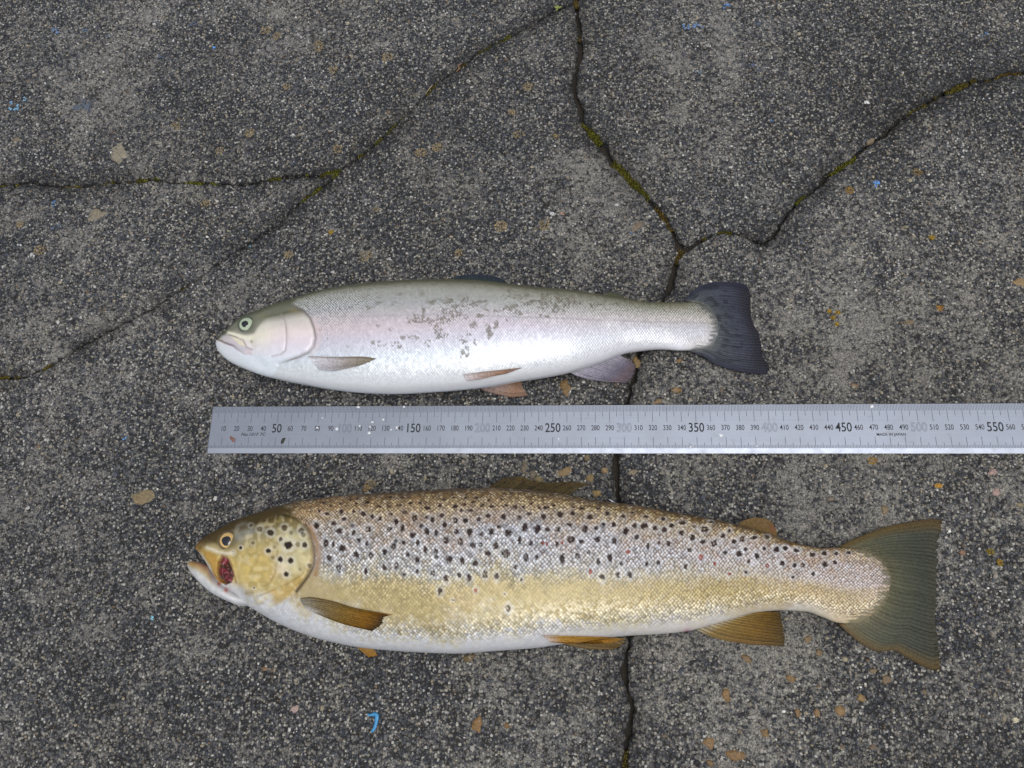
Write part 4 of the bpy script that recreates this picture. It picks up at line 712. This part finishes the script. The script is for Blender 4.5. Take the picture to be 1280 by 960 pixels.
    for X, Y, r_ in [(282.5,737.5,2.2),(274,730,1.8)]: hc = mixc(hc, (178,74,58), np.exp(-(np.hypot(px-X, (py-Y)*.8)/r_)**2)*.9)
    hc = mixc(hc, (128,104,60), np.exp(-(ldist(px, py, pre)/1.6)**2)*(.2+.6*vnoise(px, py, 8, 4))); hc = mixc(hc, (134,108,58), np.exp(-(ldist(px, py, sub)/1.0)**2)*.6)
    hn = fbm(px, py, 9, 91); hc = hc*(0.70+.44*hn)[..., None]; hc = hc*(.95+.1*vnoise(px*.35+py, py-px*.2, 2.2, 92))[..., None]; hc = mixc(hc, (40,30,18), np.exp(-(np.hypot((px-262.5)/1.7, (py-673)/1.2))**2)*.85); hc = mixc(hc, (150,134,80), sstep(.5, .75, vnoise(px, py, 6, 95))*pmask(px, py, cheek, 4)*.5); hc = mixc(hc, (214,202,160), sstep(.55, .8, vnoise(px, py, 5, 97))*pmask(px, py, cheek, 4)*.4)
    for X, Y, r_, s_ in [(325.5,661.8,3.2,.6),(339.2,666.2,3.6,.85),(356.5,660,3.4,.7),(351.7,674.3,2.6,.75),(361.5,681.8,4.9,.95),(336.2,689,2.9,.95),(351.2,699.5,3.3,.95),(364.3,701,3.5,.95),(358.7,718,3.0,.9),(381.5,681.5,3.3,.85),(373,681,3,.45),(344,684,2.2,.4),(342,697,2.2,.4),(377.5,663.5,3.4,.7),(380,669,3,.6),(365,666.5,2.4,.4),(301.7,685,2.0,.9),(291.7,690.8,2.2,.8),(317,679,2.2,.45),(387,707,2.4,.6),(314,657,2.2,.5),(376,712,2,.35),(318.6,735,1.2,.9),(305,664,6,.3)]:
        e = np.hypot(px-X, py-Y)/r_+wn*.35; hc = mixc(hc, (206,204,196), np.exp(-((e-1.55)/.45)**2)*.5*s_); hc = mixc(hc, (38,26,24), sstep(1.2, .85, e)*np.minimum(1, s_*1.1))
    hc = mixc(hc, (70,60,34), np.exp(-(np.hypot(px-284.5, py-675.5)/12.4)**6)*.6)
    hc = mixc(hc, (216,206,182), np.exp(-(ldist(px, py, [(259,684.5),(266,687),(274,690),(284,692),(292,691)])/2.3)**2)*.9); hc = mixc(hc, (132,134,128), np.exp(-(ldist(px, py, [(297,672),(306,667),(316,664)])/3.2)**2)*.6); hc = mixc(hc, (74,58,26), np.exp(-(ldist(px, py, [(250,684),(258,678),(268,674),(272,668)])/3.5)**2)*.6)
    C = C*(1-head[..., None])+hc*head[..., None]; Kb = Kb*(1-head[..., None])+hc*head[..., None]
    behind = np.exp(-(ldist(px, py, [(388,660),(396,680),(398,700),(394,718)])/4)**2)*(1-head); 
    for Arr in (C, Kb): Arr[:] = mixc(Arr, (146,106,60), behind*.75)
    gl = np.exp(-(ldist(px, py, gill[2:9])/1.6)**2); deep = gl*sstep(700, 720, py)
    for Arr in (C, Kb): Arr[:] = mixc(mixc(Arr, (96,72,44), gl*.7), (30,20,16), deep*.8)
    vent = np.exp(-(((px-859)/5)**2+((py-790)/4)**2)); C = mixc(C, (190,110,140), vent*.85); Kb = mixc(Kb, (190,110,140), vent*.85)
    endl = [(1067,780),(1091,768.5),(1106,749),(1113,727),(1106,706),(1094,694),(1072,685.5)]; rag = sstep(12, 1, ldist(px, py, endl)+20*(vnoise(px*.14, py, 1.5, 37)-.5)); C = mixc(C, (96,94,74), rag*.8); Kb = mixc(Kb, (84,82,64), rag*.8)
    lat = np.exp(-((py-np.interp(px, [400,560,760,960,1100], [684,688,690,708,724]))/1.0)**2)*(1-head)*.22; C = mixc(C, (140,128,116), lat)
    mask = (1-head)*(1-behind)*sstep(.97, .86, f)*(1-.72*sstep(.46, .70, f+wob+.12*(cr-.5))*sstep(.90, .76, f)*sstep(900, 680, px))*(1-.7*sstep(470, 400, px)*sstep(.45, .6, f)); mask = np.clip(mask, 0, 1)
    to_mesh('body', L, M_SKIN, root, {'Col': C, 'Skin': Kb, 'v_scale': sc, 'mask': mask, 'silver': np.clip((1-head)*sstep(.1, .28, f), 0, 1)*.6})
    # lower jaw, dropped open
    LJ = loft([(234.5,706),(236,703),(242,701.5),(250,703),(258,706),(264,709.5),(272,722),(284,731),(300,741),(316,752)], [(234.5,706),(237,712),(242,719),(250,727.5),(258,735),(266,741.5),(276,747),(288,752.5),(302,757.5),(316,752)], [234.5,245,258,275,295,316], [0,11,17,22,26,6], [17,18.5,19.5,20.5,21.5,21.5], 120, 60, 24)
    px, py = pix(LJ); fj = np.clip((py-LJ['yt'][:, None])/(LJ['yb']-LJ['yt']+1e-6)[:, None], 0, 1)
    cj = ramp(fj, [(0,(150,108,92)),(.14,(172,140,96)),(.3,(186,172,140)),(.45,(198,198,196)),(1,(210,214,220))]); cj = mixc(cj, (150,122,60), np.exp(-(((px-240)/6)**2+((py-706)/5)**2))*.7); cj = mixc(cj, (200,202,206), sstep(256, 272, px)*.85); cj = cj*(.88+.24*fbm(px, py, 8, 12))[..., None]
    for X, Y, r_ in [(282.5,737.5,2.4),(273.5,730,2.0)]: cj = mixc(cj, (178,74,58), np.exp(-(np.hypot(px-X, (py-Y)*.8)/r_)**2)*.9)
    z0 = np.zeros(px.shape); to_mesh('lower_jaw', LJ, M_SKIN, root, {'Col': cj, 'Skin': cj, 'v_scale': np.stack([z0, z0, z0], -1), 'mask': z0, 'silver': z0}); raster(LJ)
    eye(root, 284.5, 675.5, 11.6, 283.4, 676, 6.0, (198,164,100), (84,64,30))
    # ---- fins
    def ctail(a, b, px, py, r):
        c = ramp(b, [(0,(124,118,96)),(.08,(92,90,68)),(.35,(76,78,62)),(.7,(60,64,54)),(1,(62,62,50))])*raytone(a, b, r, .34)[..., None]
        ed = np.maximum(sstep(.11, .0, a), sstep(.89, 1.0, a)); c = mixc(c, (92,72,24), ed*.75); c = mixc(c, (62,46,22), np.maximum(sstep(.035, .0, a), sstep(.965, 1, a))*.7)
        return c, .97-.22*b*(1-raytone(a, b, r, .9))
    fin('tail_fin', root, [(1046,685),(1072,686),(1093,695),(1105,707),(1111,724),(1105,748),(1091,768),(1068,779),(1048,780)], [(1178,650.5),(1178.5,662),(1173.5,682),(1173,716),(1172,752),(1171,773),(1174,802),(1177,822),(1176,836)], [(1046,685),(1065,675),(1084,667),(1104,659.5),(1140,652.3),(1166,648.5),(1178,650.5)], [(1048,780),(1060.6,792),(1080,807),(1099,814.5),(1116,813),(1132,821),(1152,832),(1168,838),(1176,836)], 6.5, 2.4, ctail, 240, 60, 38, .16, 1.2, ragged=.06, seed=11)
    def canal(a, b, px, py, r):
        c = ramp(b, [(0,(180,168,140)),(.15,(142,114,50)),(.5,(124,92,22)),(.85,(104,78,22)),(1,(86,68,32))])*raytone(a, b, r, .62)[..., None]; return c, np.full(a.shape, .97)-.12*b
    fin('anal_fin', root, [(871,787),(895,779),(920,771),(945,764)], [(981,808),(983,800),(981,784),(975,765)], [(871,787),(890,796),(908,801),(944,806),(981,808)], [(945,764),(955,765),(965,765),(975,765)], 7, 2.2, canal, 120, 44, 13, .28, .9, ragged=.06, seed=12)
    def cpel(a, b, px, py, r): return ramp(b, [(0,(196,180,170)),(.2,(176,134,66)),(.7,(168,120,36)),(1,(150,112,50))])*raytone(a, b, r, .3)[..., None], np.full(a.shape, .98)
    def cpel2(a, b, px, py, r): return ramp(b, [(0,(120,96,50)),(1,(104,84,48))])*raytone(a, b, r, .3)[..., None], np.full(a.shape, .97)
    fin('pelvic_fin', root, [(678,794),(682,798),(688,803)], [(783,798.5),(776,801.5),(764,804)], [(678,794),(700,794.5),(740,795.5),(783,798.5)], [(688,803),(712,804.5),(740,804.5),(764,804)], 11, 9.5, cpel, 30, 50, 6, .4, .8, drape=.8, seed=13)
    fin('pelvic_fin', root, [(690,800),(710,796),(735,790)], [(783,803),(778,808),(768,812)], [(690,800),(720,809),(745,812),(768,812)], [(735,790),(760,794),(774,798),(783,803)], 4, 2.2, cpel2, 40, 30, 8, .3, .7, seed=14)
    def cpec(a, b, px, py, r):
        c = ramp(b, [(0,(150,146,134)),(.2,(134,118,84)),(.5,(132,104,46)),(.8,(140,98,20)),(.93,(104,70,20)),(1,(66,50,28))])*raytone(a, b, r, .6)[..., None]; c = mixc(c, (84,66,34), sstep(.14, .0, a)*.75*sstep(.98, .8, b)); c = mixc(c, (176,126,40), sstep(.12, 0, a)*sstep(.85, 1, b)*.8); c = mixc(c, (196,194,194), sstep(.5, .9, a)*sstep(.35, .0, b)*.7); return c, np.full(a.shape, .98)-.06*b
    fin('pectoral_fin', root, [(375,748),(377,754),(383,761)], [(491,768.5),(481,772),(479,779),(466,789)], [(375,748),(386,746.5),(410,750),(445,760),(491,768.5)], [(383,761),(395,767),(407,772),(432,781),(466,789)], 14, 14, cpec, 110, 60, 10, .35, .8, drape=1.0, ragged=.03, seed=15)
    fin('pectoral_fin', root, [(432,800),(440,797),(452,796)], [(461,822),(467,821.5),(472,820)], [(432,800),(446,809),(454,816),(461,822)], [(452,796),(462,806),(468,813),(472,820)], 6, 3, lambda a, b, px, py, r: (ramp(b, [(0,(150,118,60)),(1,(150,106,36))])*raytone(a, b, r, .3)[..., None], np.full(a.shape, .98)), 20, 24, 5, .3, .7, seed=16)
    fin('adipose_fin', root, [(918,661),(940,668),(972,676)], [(946,646.5),(957,647),(966,653)], [(918,661),(927,652),(937,648),(946,646.5)], [(972,676),(971,665),(966,653)], 13, 12, lambda a, b, px, py, r: (mixc(ramp(b, [(0,(92,72,32)),(.6,(104,82,46)),(1,(104,82,48))]), (120,72,48), np.exp(-(((px-966)/4)**2+((py-660)/5)**2))*.8), np.full(a.shape, .97)-.1*b), 36, 20, 4, .2, 1.4, seed=17)
    def cdor(a, b, px, py, r):
        c = ramp(b, [(0,(84,66,28)),(.4,(96,82,50)),(1,(92,74,36))])*raytone(a, b, r, .4)[..., None]; c = mixc(c, (50,42,30), (vnoise(a*40, b*6, 1.3, 28) > .72)*.6); return c, np.full(a.shape, .88)-.36*sstep(.15, .5, b)*(1-.5*raytone(a, b, r, .6))
    fin('dorsal_fin', root, [(606,614),(640,617),(675,620),(706,626)], [(634,597),(650,595.5),(680,603),(712,601.5),(742,604.5)], [(606,614),(614,606.5),(624,600),(634,597)], [(706,626),(714,617),(722,611),(742,604.5)], 21, 12, cdor, 110, 30, 16, .2, .8, ragged=.05, seed=18)
    return root
rt = rainbow(); bt = brown()

# ------------------------------------------------------------------ steel ruler (1 m x 35 mm), its top-left corner is the origin
RU = empty('steel_ruler', (0, 0, 0)); tag(RU, 'long bluish stainless steel ruler with black millimetre graduations, lying between the two fish', 'ruler')
Wd, LEN, TH = 35.0, 1000.0, 1.4; zt = ZR; zl = ZR-TH
prof = [(-0.25, zt), (-31.6, zt), (-Wd, zl+0.35), (-Wd, zl), (0, zl), (0, zt-.25)]; xs_ = [0.0, 0.5]+list(np.linspace(1.5, LEN, 60))
V = []; 
for k, x in enumerate(xs_):
    d = 0.35 if k == 0 else 0
    for y, z in prof: V.append((x, np.clip(y, -Wd+d, -d), z-(0.2 if k == 0 and z > zl+.5 else 0)))
npf = len(prof); Fq = [(k*npf+m, k*npf+(m+1) % npf, (k+1)*npf+(m+1) % npf, (k+1)*npf+m) for k in range(len(xs_)-1) for m in range(npf)]
bm_ = mesh('blade', V, [Fq], M_STEEL, RU, smooth=False)
me = bm_.data; b0 = len(xs_)
import bmesh
bmm = bmesh.new(); bmm.from_mesh(me); bmesh.ops.holes_fill(bmm, edges=[e for e in bmm.edges if e.is_boundary]); bmesh.ops.recalc_face_normals(bmm, faces=bmm.faces); bmm.to_mesh(me); bmm.free()
def strip(x, y0, y1, wv, z): return [(x-wv/2, y0, z), (x+wv/2, y0, z), (x+wv/2, y1, z), (x-wv/2, y1, z)]
V = []; Fq = []
for m in range(1, 1000):
    if m % 10 == 0: continue
    five = m % 5 == 0
    for y0, y1 in ((-(8.6 if five else 5.0), -0.5), (-31.4, -(27.6 if five else 29.4))):
        b = len(V); V += strip(m, y0, y1, .28 if five else .24, zt+.02); Fq.append((b, b+1, b+2, b+3))
tag(mesh('fine_graduations', V, [Fq], M_FINE, RU, smooth=False), kind='stuff')
lm = None; bmk = None
for m in range(10, 1000, 10):
    for top_ in (True, False):
        if lm is None:
            lm = mesh('graduation_mark', strip(0, -12.6, -0.5, .34, zt+.02), [[(0,1,2,3)]], M_INK2, RU, smooth=False); o = lm
        elif not top_ and bmk is None:
            bmk = mesh('graduation_mark', strip(0, -31.4, -23.6, .34, zt+.02), [[(0,1,2,3)]], M_INK2, RU, smooth=False); o = bmk
        else:
            o = bpy.data.objects.new('graduation_mark', (lm if top_ else bmk).data); link(o, RU)
        o.location.x = m/1000
def text(name, s, x, y, h, mat, sx=0.72, outline=False, shear=0.0, bold=0.0):
    cu = bpy.data.curves.new('t', 'FONT'); cu.body = s; cu.size = h/0.72/1000; cu.align_x = 'CENTER'; cu.align_y = 'CENTER'; cu.shear = shear; cu.resolution_u = 3; cu.offset = bold/1000
    if outline: cu.fill_mode = 'NONE'; cu.bevel_depth = 0.10/1000; cu.bevel_resolution = 0
    ob = bpy.data.objects.new('t', cu); S.collection.objects.link(ob); dg = bpy.context.evaluated_depsgraph_get(); me = bpy.data.meshes.new_from_object(ob.evaluated_get(dg)); bpy.data.objects.remove(ob); bpy.data.curves.remove(cu)
    me.name = name; me.materials.clear(); me.materials.append(mat); o = link(bpy.data.objects.new(name, me), RU); o.scale = (sx, 1, .2 if outline else 1); o.location = (x/1000, y/1000, (zt+.035)/1000); return o
NY = -17.0
for m in range(10, 1000, 10):
    if m % 100 == 0: text('numeral', str(m), m, NY, 6.6, M_INK3, .80, outline=True)
    elif m % 50 == 0: text('numeral', str(m), m, NY, 6.7, M_INK, .80, bold=.10)
    else: text('numeral', str(m), m, NY, 3.9, M_INK, .74, bold=.03)
text('lettering', 'No.101F 7C', 33, -21.3, 2.5, M_INK, 1.05, shear=.15, bold=.04); text('lettering', 'MADE IN JAPAN', 481, -22.0, 2.0, M_INK, .98, bold=.04)

# small things lying on the ruler
def fleck(name, px, py, rx, ry, mat, h=0.5, ang=0.0, z=None):
    z = ZR+.01 if z is None else z; c = G(px, py, z); R_ = np.hypot(*(G(px+1, py, z)-c)[:2]); V = []; out = RNG.uniform(.75, 1.2, 12)
    for k, (f_, zz) in enumerate(((1, 0), (.85, .6), (.5, .92), (.0, 1))):
        for m in range(12):
            a = m/12*6.283; ex, ey = math.cos(a)*rx*R_*f_*out[m], math.sin(a)*ry*R_*f_*out[m]; V.append((ex*math.cos(ang)-ey*math.sin(ang), ex*math.sin(ang)+ey*math.cos(ang), zz*h))
    Fq = [(k*12+m, k*12+(m+1) % 12, (k+1)*12+(m+1) % 12, (k+1)*12+m) for k in range(3) for m in range(12)]
    o = mesh(name, V, [Fq], mat); o.location = Vector(c)/1000; return o
for px, py, rx, ry in [(447.8,508.9,2.2,1.7),(396.2,534.6,1.6,1.3),(421,536.2,1.9,2.0),(449.7,532.6,1.5,1.3),(465.3,527.6,1.7,1.5),(479.1,524.5,1.6,1.7),(462.3,533.5,1.6,1.3),(461.2,541.3,2.1,1.7),(488.7,537.2,1.3,1.3),(495.8,534.6,1.3,2.6),(505,508.4,1.8,1.6),(900.9,544.2,2.6,2.4),(863.4,558.5,1.5,1.4),(946,557.6,1.4,1.2),(1089.7,508,2.8,2.2),(403,522.4,1.2,1.0),(698,548.5,1.2,1.5)]:
    mmx = int(round(G(px, py, ZR)[0]/10)*10); row = 'upper graduations' if py < 526 else ('row of numerals' if py < 546 else 'lower graduations')
    tag(fleck('white_fleck', px, py, rx, ry, M_WHITE), 'tiny white fleck on the ruler by its %d mark, in the %s' % (mmx, row), 'fleck', 'white flecks on the ruler')
tag(fleck('blood_speck', 290.5, 549, 2.3, 4.3, M_RED, .5, .75), 'reddish brown smear of dried blood near the ruler end', 'speck')
tag(fleck('dirt_speck', 353.6, 551, 2.3, 4.0, M_DARK, .7, -.5), 'small dark lump of dirt under the 50 mark of the ruler', 'speck')

# ------------------------------------------------------------------ litter on the concrete
def tube(name, pts, r, mat, sides=6):
    P_ = np.array([(*G(x, y, z)[:2], z) for x, y, z in pts]); V = []; n = len(P_)
    for k in range(n):
        t = P_[min(k+1, n-1)]-P_[max(k-1, 0)]; t /= np.linalg.norm(t); s = np.cross(t, (0, 0, 1.)); s /= np.linalg.norm(s); up = np.cross(s, t); rr = r*(.35 if k in (0, n-1) else 1)
        for m in range(sides): a = m/sides*6.283; V.append(P_[k]+(s*math.cos(a)+up*math.sin(a))*rr)
    Fq = [(k*sides+m, k*sides+(m+1) % sides, (k+1)*sides+(m+1) % sides, (k+1)*sides+m) for k in range(n-1) for m in range(sides)]
    return mesh(name, V, [Fq, ], mat)
tag(tube('grass_straw', [(531,119,.5),(535,113,.8),(539,108,.9),(541,106,.5)], .35, M_TWIG), 'short pale dry stem lying across a mossy crack', 'straw')
tag(tube('dry_twig', [(570,90,.6),(574,86,.9),(573,82,.9),(577,79,.5)], .5, mat_plain('reddish_twig', (150,112,90), .8)), 'crooked reddish twig bit lying over the mossy crack', 'twig')
tag(tube('pale_thread', [(713,617,.7),(717,612,.9),(722,610,1.0),(728,611,.7)], .4, mat_plain('pale_thread', (176,170,156), .7)), 'pale curled thread beside the dorsal fin of the brown trout', 'thread')
tag(tube('pale_thread', [(761,624,.7),(764,626,.9),(768,628,.6)], .6, M_WHITE), 'short white thread against the back of the brown trout', 'thread')
# leaf sprig
c = G(697, 11, .8); V = []; Ft = []
for k, (an, ln) in enumerate(((.3, 4.2), (1.5, 3.6), (2.6, 3.8), (4.4, 3.4))):
    b = len(V); dx, dy = math.cos(an), math.sin(an)
    for s_, wd, zz in ((0, .15, 0), (.35, .95, .9), (.7, .7, 1.2), (1, .05, .7)):
        for sg in (-1, 0, 1): V.append((c[0]+dx*ln*s_-dy*wd*sg, c[1]+dy*ln*s_+dx*wd*sg, .6+zz+(.25 if sg else 0)))
    for r_ in range(3):
        for q_ in range(2): i0 = b+r_*3+q_; Ft += [(i0, i0+1, i0+4), (i0, i0+4, i0+3)]
tag(mesh('leaf_sprig', V, [Ft], M_LEAF), 'tiny yellow green leaf sprig where two cracks meet', 'leaf')
# blue plastic hook
hook = [(459,892.5),(463,894),(468,892.5),(471,894.5),(470,903),(468,910),(464,915.5)]
hp = resample(hook, 26); wv = np.interp(np.linspace(0, 1, 26), [0,.25,.42,.6,.9,1], [.5,1.3,1.7,1.3,1.1,.4]); q = G(hp[:, 0], hp[:, 1], .9); t_ = np.gradient(q[:, :2], axis=0); t_ /= np.linalg.norm(t_, axis=1)[:, None]; nn = np.stack([-t_[:, 1], t_[:, 0]], -1)
V = []
for k in range(26):
    for sg, zz in ((-1, .35), (-.6, 1.05), (.6, 1.05), (1, .35)): V.append((q[k, 0]+nn[k, 0]*wv[k]*sg, q[k, 1]+nn[k, 1]*wv[k]*sg, zz+.12*math.sin(k*.9)))
Fq = [(k*4+m, k*4+m+1, k*4+4+m+1, k*4+4+m) for k in range(25) for m in range(3)]+[(k*4+3, k*4, k*4+4, k*4+7) for k in range(25)]
tag(mesh('plastic_strip', V, [Fq], mat_plain('bright_blue_plastic', (58,136,186), .45)), 'bright blue hook shaped strip of plastic lying on the concrete', 'plastic strip')
